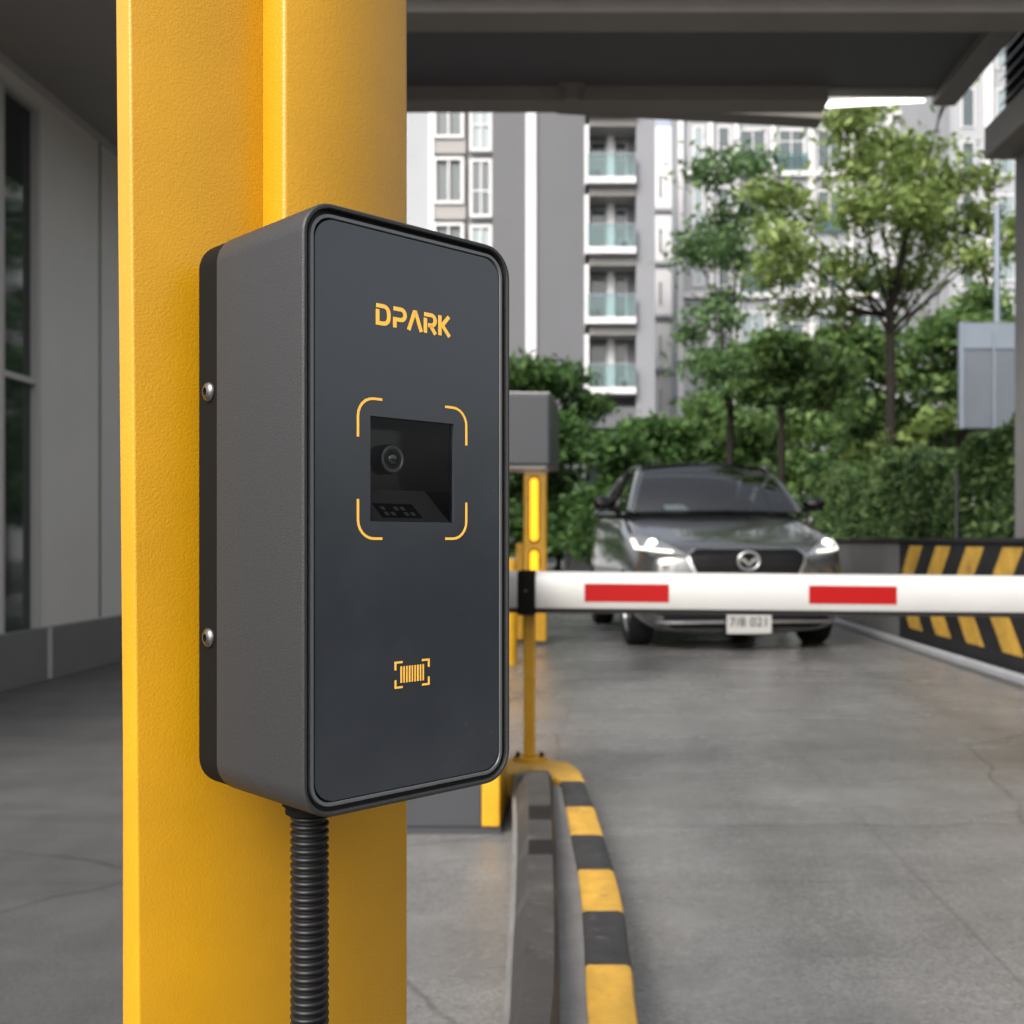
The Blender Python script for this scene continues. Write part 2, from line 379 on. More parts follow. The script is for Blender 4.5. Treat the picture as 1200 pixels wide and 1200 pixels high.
# ---- right pier with louvre
t = thing('louvred_pier', 'grey pier with black louvre box and pale ledge at right edge', 'pillar', (3.3, 7.3, 0))
obj('pier', G().box(3.06, 3.7, 6.6, 7.67, 0, 3.70), M['conc_wall'], t, bevel=.01)
obj('ledge', G().box(2.86, 3.9, 6.4, 7.72, 3.70, 3.93), M['beam'], t, bevel=.01)
obj('louvre_box', G().box(3.0, 3.9, 6.5, 7.68, 3.93, 5.0), M['wall_black'], t)
g = G()
for k in range(11): z = 3.98 + k * .09; g.add([(2.965, 6.5, z), (2.965, 7.69, z), (3.0, 7.69, z + .05), (3.0, 6.5, z + .05), (2.965, 6.5, z + .012), (2.965, 7.69, z + .012), (3.0, 7.69, z + .062), (3.0, 6.5, z + .062)], [(0, 1, 2, 3), (4, 7, 6, 5), (0, 4, 5, 1), (2, 6, 7, 3), (0, 3, 7, 4), (1, 5, 6, 2)])
obj('louvre', g, M['cabinet'], t)

# ---- low wall on the right with chevrons
wx = lambda y: 2.93 - .012 * (y - 7)     # wall face
t = thing('striped_wall', 'low black wall with yellow chevron stripes beside the lane', 'wall', (3, 9, 0))
def wallbox(ya, yb, z0, z1, dx0, dx1):
    a, b = wx(ya), wx(yb)
    return ([(a + dx0, ya, z0), (b + dx0, yb, z0), (b + dx1, yb, z0), (a + dx1, ya, z0), (a + dx0, ya, z1), (b + dx0, yb, z1), (b + dx1, yb, z1), (a + dx1, ya, z1)],
            [(0, 1, 2, 3), (4, 7, 6, 5), (0, 4, 5, 1), (1, 5, 6, 2), (2, 6, 7, 3), (3, 7, 4, 0)])
obj('wall_base', G().add(*wallbox(-3.0, 9.95, 0, .93, 0, .16)), M['wall_black'], t, bevel=.006)  # unseen near stretch added as a dark reflection for the scanner panel
obj('wall_end', G().add(*wallbox(9.95, 13.5, 0, .93, .003, .16)), M['conc_wall'], t)
obj('coping', G().add(*wallbox(-3.1, 13.5, .93, .965, -.02, .18)), M['wall_black'], t, bevel=.004)
def wp(y, z, d): return (wx(y) - d, y, z)
kk = 0
for k in range(12):
    yc = 9.45 - k * .70
    if yc < 1.6: break
    g = G()
    w_ = .175; zt, zm, zb = .90, .52, .16; sh = -.22
    # chevron arms: upper one leans away, lower one leans back
    for (ya, za, yb, zb_) in ((yc, zt, yc + .36, zm), (yc + .36, zm, yc, zb)):
        g.add([wp(ya - w_, za, .003), wp(ya + w_, za, .003), wp(yb + w_, zb_, .003), wp(yb - w_, zb_, .003),
               wp(ya - w_, za, .0006), wp(ya + w_, za, .0006), wp(yb + w_, zb_, .0006), wp(yb - w_, zb_, .0006)],
              [(0, 1, 2, 3), (0, 4, 5, 1), (1, 5, 6, 2), (2, 6, 7, 3), (3, 7, 4, 0)])
    obj('chevron_stripe', g, M['stripe'], t)
g = G(); g.add(*wallbox(-3.0, 13.5, 0.0, .06, -.11, -.04))
k_ = obj('kerb_rail', g, M['kerb_white'], bevel=.012)
tag(k_, 'pale low kerb rail along the foot of the striped wall', 'kerb')

# ================================================================== BUILDINGS
def window(parent, x0, x1, z0, z1, Y, mull=1, fr=.12, trans=0, pane='pane', depth=.12, dpt=.1):
    g = G(); g.box(x0, x0 + fr, Y - depth, Y + .05, z0, z1).box(x1 - fr, x1, Y - depth, Y + .05, z0, z1)
    g.box(x0 + fr, x1 - fr, Y - depth - .003, Y + .05, z0, z0 + fr).box(x0 + fr, x1 - fr, Y - depth - .003, Y + .05, z1 - fr, z1)
    for k in range(mull):
        xm = x0 + (x1 - x0) * (k + 1) / (mull + 1); g.box(xm - fr * .3, xm + fr * .3, Y - depth + .02, Y + .05, z0 + fr, z1 - fr)
    if trans: zz = z0 + (z1 - z0) * trans; g.box(x0 + fr, x1 - fr, Y - depth + .024, Y + .05, zz - fr * .3, zz + fr * .3)
    wi = obj('window', g, M['bw'], parent)
    obj('pane', G().box(x0 + fr, x1 - fr, Y - depth + dpt, Y + .03, z0 + fr, z1 - fr), M[pane], wi)
    return wi

YA = 45.0
xa = lambda px: X(px, YA); za = lambda py: Z(py, YA)
t = thing('apartment_block', 'grey apartment block with white stripe and stacked glass balconies', 'building', (xa(620), YA, 0))
obj('pale_wall', G().box(xa(380), xa(507), YA, YA + 10, 0, 21.5), M['bpale'], t)
obj('wall', G().box(xa(507), xa(549), YA + .3, YA + 10, 0, 21.5), M['bbeige'], t)
obj('pilaster', G().box(xa(503), xa(509), YA - .12, YA + .2, 0, 21.5), M['bw'], t)
obj('wall', G().box(xa(549), xa(578), YA + .1, YA + 9, 0, 21.6), M['bmid'], t)
obj('wall', G().box(xa(578), xa(686), YA - .4, YA + 9, 0, 21.8), M['bgrey'], t)
obj('white_strip', G().box(xa(617), xa(629), YA - .52, YA - .38, za(640), 21.5), M['bw'], t)
obj('wall', G().box(xa(686), xa(745), YA + 1.1, YA + 9, za(478), 21.5), M['bmid'], t)
obj('wall', G().box(xa(745), xa(767), YA - .4, YA + 9, za(500), 21.7), M['bmid'], t)
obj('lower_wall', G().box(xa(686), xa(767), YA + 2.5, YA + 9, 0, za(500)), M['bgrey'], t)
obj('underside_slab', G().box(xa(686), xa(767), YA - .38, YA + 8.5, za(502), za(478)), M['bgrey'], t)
for k in range(-1, 6):
    o = k * 77
    if 183 + o > 640: break
    window(t, xa(508), xa(544), za(240 + o), za(185 + o), YA + .3, 1, .13, depth=.45, dpt=.25)
    window(t, xa(551), xa(577), za(256 + o), za(188 + o), YA + .1, 1, .12, trans=.45, depth=.3, pane='pane2' if k % 2 else 'pane')
    obj('sill_panel', G().box(xa(509), xa(546), YA - .05, YA + .3, za(243 + o + 14), za(240 + o + 1)), M['bbeige'], t)
for k in range(-1, 4):
    o = k * 81
    fl = za(221 + o)
    obj('side_pier', G().box(xa(685), xa(690), YA - .45, YA + 1.1, fl, za(151 + o)), M['bw'], t)
    obj('balcony_slab', G().box(xa(686.5), xa(744.5), YA - .75, YA + 1.1, fl, za(213.5 + o)), M['bw'], t)
    obj('spandrel', G().box(xa(690.5), xa(744.5), YA - .3, YA + 1.1, za(151 + o), za(142 + o)), M['bbeige'], t)
    for (a, b_) in ((692, 711), (721, 736)):
        window(t, xa(a), xa(b_), za(213 + o), za(155 + o), YA + 1.1, 0, .06, trans=.62, depth=.06, dpt=.03)
    obj('inner_column', G().box(xa(711.5), xa(720.5), YA + .7, YA + 1.1, za(213 + o), za(151 + o)), M['bw'], t)
    if k % 2:
        ac = obj('air_conditioner', G().box(xa(725), xa(738), YA - .2, YA + .3, za(213 + o), za(201 + o)), M['bw'], t)
        obj('fan_grille', G().lathe((xa(731), YA - .2, za(207 + o)), (0, -1, 0), [(.16, 0), (.16, .02)], 16), M['cabinet'], ac)
    else: obj('plant_pot', G().lathe((xa(697), YA - .1, za(213 + o)), (0, 0, 1), [(.16, 0), (.22, .4)], 12), M['bgrey'], t)
    ra = obj('railing', G().box(xa(688), xa(744), YA - .74, YA - .70, za(188 + o), za(186.8 + o)).box(xa(715), xa(716), YA - .735, YA - .70, za(213 + o), za(188 + o)).box(xa(743.2), xa(744), YA - .735, YA - .70, za(213 + o), za(188 + o)), M['galv'], t)
    obj('glass_panel', G().box(xa(688.5), xa(743), YA - .73, YA - .71, za(212.5 + o), za(188.2 + o)), M['bal_glass'], ra)

# bright slab block between the two
YD = 62.0
t = thing('slab_block', 'narrow bright white apartment slab between the grey block and the tall tower', 'building', (X(780, YD), YD, 0))
obj('wall', G().box(X(762, YD), X(790, YD), YD, YD + 10, 0, 25), M['bw'], t)
obj('side_wall', G().box(X(790, YD), X(799, YD), YD + .8, YD + 10, 0, 25), M['bmid'], t)
for k in range(7):
    z = 2.2 + k * 3.1
    window(t, X(771.5, YD), X(776, YD), z, z + 1.4, YD, 0, .05, depth=.05, dpt=.02)
    obj('ledge', G().box(X(762, YD), X(790.5, YD), YD - .25, YD, z - .75, z - .55), M['bpale'], t)

YB = 56.0
xb = lambda px: X(px, YB); zb_ = lambda py: Z(py, YB)
t = thing('apartment_tower', 'tall pale apartment tower with white floor bands behind the leafy trees', 'building', (xb(950), YB, 0))
obj('wall', G().box(xb(797), xb(1085), YB, YB + 12, 0, 25.5), M['bpale'], t)
for k, px in enumerate((797, 832, 862, 905, 950, 995, 1040, 1083)):
    obj('pilaster', G().box(xb(px - 3.2), xb(px + 3.2), YB - .35, YB, 0, 25.5), M['bw'], t)
for k in range(0, 7):
    yy = 421 - k * 71
    if k != 2:
        obj('floor_band', G().box(xb(801), xb(1080), YB - .30, YB, zb_(yy), zb_(yy - 6)), M['bw'], t)
    window(t, xb(812), xb(825), zb_(yy - 14), zb_(yy - 60), YB, 0, .10, trans=.45, depth=.08, dpt=.04, pane='pane2')
    window(t, xb(840), xb(856), zb_(yy - 14), zb_(yy - 60), YB, 0, .10, trans=.45, depth=.08, dpt=.04)
    for j, px in enumerate((866, 911, 956, 1001, 1046)):
        if (j + k) % 3 == 1:
            obj('railing', G().box(xb(px - 1), xb(px + 35), YB - .28, YB - .22, zb_(yy - 7), zb_(yy - 27)), M['bal_glass'], t)
        window(t, xb(px), xb(px + 32), zb_(yy - 9), zb_(yy - 56), YB, 1, .10, trans=.7 if j % 2 else 0, depth=.10, dpt=.05, pane='pane2' if (j * 3 + k) % 5 == 0 else 'pane')
YC = 50.0
xc = lambda px: X(px, YC); zc = lambda py: Z(py, YC)
t = thing('corner_tower', 'pale stepped tower with narrow paired windows under the canopy corner at right', 'building', (xc(1130), YC, 0))
obj('wall', G().box(xc(1098), xc(1220), YC, YC + 8, 0, 25), M['bpale'], t)
obj('pilaster', G().box(xc(1150), xc(1160), YC - .4, YC, 0, 25), M['bw'], t)
obj('pilaster', G().box(xc(1098), xc(1108), YC - .3, YC, 0, 25), M['bmid'], t)
for k in range(8):
    yy = 142 - 100 + k * 62
    window(t, xc(1126), xc(1142), zc(yy + 46), zc(yy), YC, 0, .06, trans=.4, depth=.06, dpt=.02)
    window(t, xc(1166), xc(1190), zc(yy + 40), zc(yy), YC, 1, .08, depth=.06, dpt=.02, pane='pane2')

# ================================================================== VEGETATION
def leaf_geo(centers, rads, n, size, rng, flat=.6, up=.55):
    """n small pointed leaves scattered through blobs"""
    centers = np.array(centers, float); rads = np.array(rads, float)
    wgt = rads ** 2; wgt /= wgt.sum()
    idx = rng.choice(len(centers), n, p=wgt)
    d = rng.normal(size=(n, 3)); d /= np.linalg.norm(d, axis=1)[:, None]
    rr = rng.random(n) ** .42
    P = centers[idx] + rng.normal(size=(n, 3)) * (.52 * rads[idx])[:, None] * np.array([1, 1, flat])
    # twig clustering: pull each leaf toward one of several sub-centres
    nrm = rng.normal(size=(n, 3)) + np.array([0, 0, up * 2]); nrm /= np.linalg.norm(nrm, axis=1)[:, None]
    a = np.cross(nrm, rng.normal(size=(n, 3))); a /= np.linalg.norm(a, axis=1)[:, None]
    b = np.cross(nrm, a)
    s = size * (.6 + .8 * rng.random(n))[:, None]
    v = np.stack([P - a * s, P - a * s * .1 + b * s * .42 + nrm * s * .12, P + a * s, P - a * s * .1 - b * s * .42 + nrm * s * .12], 1).reshape(-1, 3)
    return v
def leaf_obj(name, v, mat, parent):
    n = len(v) // 4
    if parent is not None: v = v - np.array(parent.location)
    me = bpy.data.meshes.new(name)
    me.vertices.add(len(v)); me.vertices.foreach_set('co', v.astype(np.float32).ravel())
    me.loops.add(n * 4); me.loops.foreach_set('vertex_index', np.arange(n * 4, dtype=np.int32))
    me.polygons.add(n); me.polygons.foreach_set('loop_start', np.arange(0, n * 4, 4, dtype=np.int32)); me.polygons.foreach_set('loop_total', np.full(n, 4, dtype=np.int32))
    me.update(calc_edges=True); me.validate(); me.materials.append(mat)
    o = bpy.data.objects.new(name, me); COL.objects.link(o); o.parent = parent
    return o

def subblobs(blobs, rng, k=9, fr=.42):
    """break each blob in leafy clumps with gaps"""
    c, r = [], []
    for (x, y, z, rad) in blobs:
        for _ in range(k):
            d = rng.normal(size=3); d /= np.linalg.norm(d); q = rad * (.35 + .6 * rng.random())
            c.append((x + d[0] * q, y + d[1] * q, z + d[2] * q * .62)); r.append(rad * fr * (.7 + .6 * rng.random()))
    return c, r

def tree(name, label, loc, trunk_h, trunk_r, blobs, n, size, mat, seed, group=None, cat='tree', flat=.55, lean=0, k=9, fr=.42, forkz=None):
    rng = np.random.default_rng(seed); rnd = random.Random(seed)
    t = thing(name, label, cat, loc, 0, group)
    x, y, z = loc
    g = G(); top = Vector((x + lean, y, z + trunk_h))
    pts = [Vector((x + lean * (i / 5) ** 2 + rnd.uniform(-.02, .02), y, z + trunk_h * i / 5)) for i in range(5)] + [top]
    g.tube(pts, [trunk_r * (1.25 - .45 * i / 5) for i in range(6)], 10)
    for (bx, by, bz, br) in blobs:
        e = Vector((bx, by, bz)); s = top - Vector((0, 0, rnd.uniform(0, trunk_h * .1)))
        m1 = s.lerp(e, .35) + Vector((rnd.uniform(-.1, .1), 0, rnd.uniform(-.15, .05))); m2 = s.lerp(e, .7) + Vector((0, 0, rnd.uniform(-.05, .15)))
        g.tube([s, m1, m2, e], [trunk_r * .38, trunk_r * .24, trunk_r * .13, trunk_r * .05], 6)
        for q in range(4):
            d = Vector((rnd.uniform(-1, 1), rnd.uniform(-1, 1), rnd.uniform(-.2, .7))) * br
            g.tube([m2.lerp(e, rnd.random()), e + d * .45, e + d * .9], [trunk_r * .13, trunk_r * .08, trunk_r * .03], 4)
    obj('trunk', g, M['bark'], t, smooth=60)
    c, r = subblobs(blobs, rng, k, fr)
    leaf_obj('crown', leaf_geo(c, r, n, size, rng, flat), M[mat], t)
    return t

# main tree, right of the lane
Yt = 14.0
def bl(lst, Y, s=1.0, dj=.9, seed=1):
    rnd = random.Random(seed)
    return [(X(a, Y + 0), Y + rnd.uniform(-dj, dj), Z(b, Y), r / F * Y * s) for a, b, r in lst]
tree('shade_tree', 'tall airy light green tree with forked dark trunk rising from behind the hedge', (X(1043, Yt), Yt, 0), Z(365, Yt), .07,
     bl([(985, 160, 40), (1035, 150, 44), (1090, 165, 40), (1010, 205, 44), (1070, 215, 50), (1130, 210, 46), (1160, 245, 34), (1110, 265, 46), (1050, 270, 46),
         (985, 265, 44), (940, 240, 40), (905, 230, 34), (930, 300, 44), (890, 315, 38), (990, 320, 46), (1060, 325, 40), (1120, 315, 38), (950, 345, 34), (1010, 355, 30), (1160, 300, 32), (1090, 120, 30)], Yt),
     8200, .07, 'leaf_a', 3, k=14, fr=.6)
Y2 = 18.0
tree('shade_tree', 'slim loose tree left of the tall forked tree, drooping sprays above the car roof', (X(856, Y2), Y2, 0), Z(470, Y2), .07,
     bl([(835, 215, 34), (870, 245, 34), (825, 285, 34), (860, 300, 34), (885, 195, 28), (840, 370, 30), (815, 385, 22), (860, 420, 40), (830, 440, 34), (880, 460, 30), (850, 340, 20)], Y2),
     4800, .078, 'leaf_d', 7, k=14, fr=.8)
tree('shade_tree', 'small round bright green tree with straight thin trunk behind the car windscreen', (X(916, 17), 17, 0), Z(475, 17), .06,
     bl([(905, 415, 38), (945, 420, 38), (920, 450, 38), (970, 440, 36), (890, 455, 30), (955, 465, 30)], 17, dj=.5),
     6500, .08, 'leaf_c', 11, k=12, fr=.6)
tree('shade_tree', 'broad dense tree filling the gap right of the forked trunk behind the sign', (X(1120, 20), 20, 0), 2.2, .1,
     bl([(1080, 400, 45), (1170, 350, 35), (1175, 400, 50), (1100, 450, 50), (1030, 420, 50), (1000, 400, 35), (1160, 470, 50), (1050, 480, 45), (1190, 420, 40)], 20),
     9000, .11, 'leaf_c', 13, k=11, fr=.62)
# background trees left to right
tree('leafy_tree', 'dark dense leafy tree beside the grey display box, in front of the grey block', (X(630, 28), 28, 0), 1.8, .14,
     bl([(500, 500, 50), (540, 560, 50), (440, 560, 50), (470, 620, 50), (540, 460, 40), (610, 445, 36), (650, 440, 38), (685, 475, 30), (620, 500, 42), (665, 520, 42), (640, 560, 46), (600, 560, 40), (680, 590, 36), (610, 620, 44), (655, 620, 40)], 28, dj=1.2),  # leftmost blobs sit unseen behind the post, added to darken the car's reflections
     20000, .13, 'leaf_b', 17, k=11, fr=.62)
tree('leafy_tree', 'low rounded bush tree peeking over the left shoulder of the car', (X(740, 25), 25, 0), 1.4, .1,
     bl([(720, 530, 32), (755, 505, 34), (795, 515, 34), (740, 560, 36), (785, 560, 40), (710, 590, 34), (820, 540, 34), (700, 640, 30), (770, 610, 44)], 25, dj=1),
     13000, .12, 'leaf_b', 19, k=11, fr=.62)
tree('leafy_tree', 'mid green bush tree behind the two thin trunks above the car', (X(870, 26), 26, 0), 1.6, .1,
     bl([(850, 500, 40), (900, 500, 42), (950, 495, 44), (870, 545, 40), (930, 545, 44), (990, 520, 46), (830, 480, 34), (980, 460, 38), (900, 590, 50), (980, 590, 50)], 26, dj=1),
     15000, .125, 'leaf_c', 23, k=11, fr=.62)
tree('leafy_tree', 'dark bush tree behind the hedge near the forked trunk', (X(1060, 22), 22, 0), 1.6, .1,
     bl([(1020, 500, 44), (1070, 500, 44), (1110, 510, 44), (1150, 520, 44), (1000, 550, 44), (1060, 560, 50)], 22, dj=1),
     9000, .11, 'leaf_b', 29, k=11, fr=.62)
tree('leafy_tree', 'low dark hedge tree standing right behind the planter box', (X(655, 33), 33, 0), 1.0, .08,
     bl([(600, 600, 40), (640, 640, 36), (690, 620, 40), (730, 600, 40), (780, 640, 36), (840, 600, 40)], 33, dj=.6),
     9000, .13, 'leaf_b', 31, k=11, fr=.62)

# hedge along the wall
rng = np.random.default_rng(5)
t = thing('hedge', 'clipped dark green hedge on the striped wall side, right of the car', 'hedge', (3.9, 12, 0))
N = 80000
yy = 7.75 + (rng.random(N) ** .8) * 8.6
xx = 3.22 + 1.5 * rng.random(N); zz = .05 + 1.75 * rng.random(N)
# favour the faces
face = rng.random(N)
xx = np.where(face < .5, 3.22 + np.abs(rng.normal(size=N)) * .10, xx)
zmax = 1.78 + .10 * np.sin(yy * 1.7) + .06 * np.sin(yy * 4.1 + 1) + .02 * (yy - 8)
zz = np.where(face > .68, zmax - np.abs(rng.normal(size=N)) * .10, zz * zmax / 1.8)
xx = xx + .09 * np.sin(yy * 3.1) * np.sin(zz * 4 + yy) + .03 * (yy - 8)
P = np.stack([xx, yy, zz], 1)
lump = np.sin(P[:, 0] * 9 + P[:, 1] * 6) * np.sin(P[:, 1] * 11 + 2) * np.sin(P[:, 2] * 10 + P[:, 1] * 3)
P = P[lump > -.62]; n = len(P)
nrm = rng.normal(size=(n, 3)) + np.array([-.5, -.3, .8]); nrm /= np.linalg.norm(nrm, axis=1)[:, None]
a = np.cross(nrm, rng.normal(size=(n, 3))); a /= np.linalg.norm(a, axis=1)[:, None]; b = np.cross(nrm, a)
s = .042 * (.6 + .8 * rng.random(n))[:, None]
v = np.stack([P - a * s, P + b * s * .45 + nrm * s * .12, P + a * s, P - b * s * .45 + nrm * s * .12], 1).reshape(-1, 3)
leaf_obj('foliage', v, M['leaf_h'], t)
g = G()
rnd = random.Random(9)
for k in range(40):
    y_ = 7.9 + k * .24; x_ = 3.75 + rnd.uniform(-.2, .2) + .03 * (y_ - 8)
    g.tube([(x_, y_, 0), (x_ + rnd.uniform(-.15, .15), y_ + rnd.uniform(-.1, .1), .8), (x_ + rnd.uniform(-.3, .3), y_, 1.5)], [.018, .014, .006], 5)
obj('stem', g, M['bark'], t, smooth=60)
# bright shrub tips over the hedge
def sprig(label, px, py, Y, seed):
    rng = np.random.default_rng(seed)
    c = (X(px, Y), Y, Z(py, Y))
    t = thing('shrub', label, 'shrub', (c[0], Y, 0))
    g = G(); g.tube([(c[0], Y, 0), (c[0], Y, c[2] * .7), c], [.02, .015, .006], 6); obj('stem', g, M['bark'], t)
    v = leaf_geo([c, (c[0] + .25, Y, c[2] + .1), (c[0] - .22, Y, c[2] - .12)], [.22, .18, .2], 160, .10, rng, .7, .8)
    leaf_obj('foliage', v, M['leaf_a'], t)
sprig('bright yellow green leafy sprig sticking up over the hedge by the forked trunk', 1088, 500, 12.5, 4)
sprig('small bright green sprig between the car roof and the hedge end', 1012, 530, 17.0, 6)

# planter at the far end of the lane
t = thing('planter_box', 'pale grey planter box with low clipped plants at far end of the lane', 'planter', (X(680, 30), 30, 0))
obj('box', G().box(X(668, 30), X(706, 30), 29.6, 30.6, 0, Z(603, 30)), M['bpale'], t, bevel=.02)
obj('box_edge', G().box(X(661, 30), X(667.5, 30), 29.7, 30.6, 0, Z(598, 30)), M['bbeige'], t, bevel=.02)
rng = np.random.default_rng(8)
leaf_obj('plants', leaf_geo([(X(672 + 8 * i, 30), 30.1, Z(597, 30)) for i in range(5)], [.28] * 5, 1500, .07, rng, .6), M['leaf_c'], t)

# sign seen from behind
t = thing('street_sign', 'plain grey sign board on a tall galvanised pole above the hedge', 'sign', (X(1169, 12), 12, 0))
obj('pole', G().tube([(X(1169.5, 12), 12.03, 0), (X(1169.5, 12), 12.03, Z(240, 12))], .036, 12), M['galv'], t, smooth=50)
bd = obj('board', G().box(X(1121, 12), X(1190, 12), 11.93, 11.98, Z(503, 12), Z(379, 12)), M['sign_back'], t, bevel=.01)
obj('board_rail', G().box(X(1121, 12), X(1126, 12), 11.90, 11.93, Z(503, 12), Z(379, 12)).box(X(1160, 12), X(1163, 12), 11.90, 11.93, Z(503, 12), Z(391, 12)), M['galv'], bd)
obj('board_band', G().box(X(1126.5, 12), X(1190, 12), 11.915, 11.929, Z(410, 12), Z(381, 12)), M['galv'], bd)
t = tag(obj('hedge_pole', G().tube([(3.12, X(1, 1) * 0 + 9.05, 0), (3.12, 9.05, 1.55)], .014, 10), M['cabinet'], smooth=50), 'thin grey upright rod standing in front of the hedge', 'pole')

# ================================================================== ISLAND KERB, BARRIER
KZ = .12
def kp(px, py, z=KZ):
    Y = (H - z) * F / (py - CY); return (X(px, Y), Y)
outer = [(750, 1200), (745, 1165), (742, 1130), (736, 1100), (733, 1067), (727, 1040), (721, 1018), (715, 998), (709, 978), (703, 960), (698, 945), (692, 930), (686, 915), (681, 903), (668, 893), (640, 888)]
inner = [(690, 1200), (687, 1165), (686, 1130), (685, 1100), (683, 1067), (680, 1040), (677, 1018), (673, 998), (669, 978), (666, 960), (663, 945), (660, 930), (656, 915), (648, 908), (634, 904), (612, 903)]
O = [kp(*p) for p in outer]; I = [kp(*p) for p in inner]
# extend toward and behind the camera
O = [(.10, -1.5), (.105, .6), (.098, 1.3)] + O; I = [(-.04, -1.5), (-.02, .6), (-.008, 1.3)] + I
def interp(P, Y):
    for i in range(len(P) - 1):
        if P[i][1] <= Y <= P[i + 1][1]:
            t_ = (Y - P[i][1]) / (P[i + 1][1] - P[i][1]); return P[i][0] + t_ * (P[i + 1][0] - P[i][0])
    return P[-1][0]
t = thing('kerb', 'yellow and black painted kerb curving round the island under the barrier arm', 'kerb', (-.1, 2.6, 0))
bounds = [-1.5, -1.2, -.9, -.6, -.3, 0, .3, .6, .9, 1.2, 1.51, 1.80, 2.087, 2.39, 2.69, 3.007, 3.325, 3.679]
def kerb_section(Y, e=0):
    xo, xi = interp(O, Y), interp(I, Y)
    return [(xi, Y, 0), (xi, Y, KZ - .004), (xi + .006, Y, KZ), (xo - .016, Y, KZ), (xo - .005, Y, KZ - .005), (xo, Y, KZ - .018), (xo + .006, Y, 0)]
for k in range(len(bounds) - 1):
    a, b = bounds[k] + .0012, bounds[k + 1] - .0012; n = 5
    L = [kerb_section(a + (b - a) * i / n) for i in range(n + 1)]
    mat = 'yellow_kerb' if (len(bounds) - 2 - k) % 2 else 'black_kerb'
    obj('kerb_stone', G().loops(L, True, True), M[mat], t, smooth=35)
# rounded yellow nose end with the post plate
end = [(O[-4][0], 3.681), kp(681, 903), kp(668, 893), kp(640, 888), kp(612, 887), kp(590, 889), kp(580, 903), kp(612, 903), kp(634, 904), kp(648, 908), (I[-4][0], 3.681)]
obj('kerb_nose', G().prism(end, 0, KZ, 'z'), M['yellow_kerb'], t, bevel=.012)

# island concrete bed (between cover and kerb) and left flank
def strip(name, label, L, mat, par=None):
    o = obj(name, G().loops(L, True, True), mat, par, smooth=35)
    if label: tag(o, label, 'kerb')
    return o
cL = [(597, 1200), (600, 1130), (604, 1060), (606, 1000), (606, 960), (604, 925), (606, 905)]   # left foot of the cover
cR = [(656, 1200), (656, 1130), (654, 1060), (652, 1000), (650, 960), (648, 925), (645, 905)]
CL = [(-.18, -1.5), (-.17, .8)] + [kp(*p) for p in cL]; CR = [(-.06, -1.5), (-.055, .8)] + [kp(*p) for p in cR]
Ys = [-1.5, -.5, .5, 1.0, 1.5, 1.83, 2.0, 2.2, 2.45, 2.7, 3.0, 3.3, 3.6, 3.84]
L = []
for Y in Ys:
    a, b = interp(CL, Y) - .012, min(interp(I, Y), 9) - .0008
    L.append([(a, Y, 0), (a, Y, KZ - .014), (a + .01, Y, KZ - .006), (b, Y, KZ - .005), (b, Y, 0)])
strip('island_bed', 'flat grey concrete island strip between rubber cover and painted kerb', L, M['island'])
t = thing('cable_cover', 'long dark rubber cable cover curving along the island beside the painted kerb', 'cable cover', (-.15, 2.6, KZ))
seg = [(-1.5, 1.2), (1.204, 2.258), (2.262, 3.72)]
for si, (a, b) in enumerate(seg):
    L = []; n = 14
    for i in range(n + 1):
        Y = a + (b - a) * i / n; xl, xr = interp(CL, Y), interp(CR, Y); h = .065
        if si == 2 and i >= n - 2: h = (.05, .018)[i - n + 1] if i > n - 2 else .062
        wdt = xr - xl
        L.append([(xl, Y, KZ - .008), (xl + .004, Y, KZ + h * .35), (xl + wdt * .30, Y, KZ + h), (xr - wdt * .12, Y, KZ + h), (xr - .002, Y, KZ + h * .6), (xr, Y, KZ - .008)])
    obj('cover_segment', G().loops(L, True, True), M['cover'], t, smooth=40)
for (ya, yb) in ((945, 960), (985, 1001)):  # recessed notches drawn as dark patches, their depth put into the colour
    Ya, Yb = kp(600, yb, KZ + .065)[1], kp(600, ya, KZ + .065)[1]
    L = []
    for Y in (Ya, Yb):
        xl, xr = interp(CL, Y), interp(CR, Y); wdt = xr - xl; h = .068
        L.append([(xl + wdt * .29, Y, KZ + .05), (xl + wdt * .30, Y, KZ + h), (xr - wdt * .115, Y, KZ + h), (xr - wdt * .1, Y, KZ + .05)])
    obj('notch_patch', G().loops(L, True, True), M['cover_dark'], t)

# barrier cabinet
t = thing('barrier_cabinet', 'charcoal barrier cabinet with yellow corner strip behind the scanner', 'cabinet', (-.5, 3.6, 0))
obj('plinth', G().box(X(440, 3.42), X(587, 3.42), 3.43, 3.84, 0, .03), M['cabinet'], t)
obj('body', G().box(X(440, 3.42), X(564, 3.42), 3.42, 3.85, .031, .94), M['cabinet'], t, bevel=.004)
obj('corner_strip', G().box(X(564, 3.42) + .001, X(586, 3.42), 3.415, 3.72, .031, .94), M['yellow_smooth'], t, bevel=.006)
obj('top', G().box(X(440, 3.42) - .006, X(590, 3.42) + .004, 3.41, 3.86, .941, .96), M['cabinet'], t, bevel=.004)

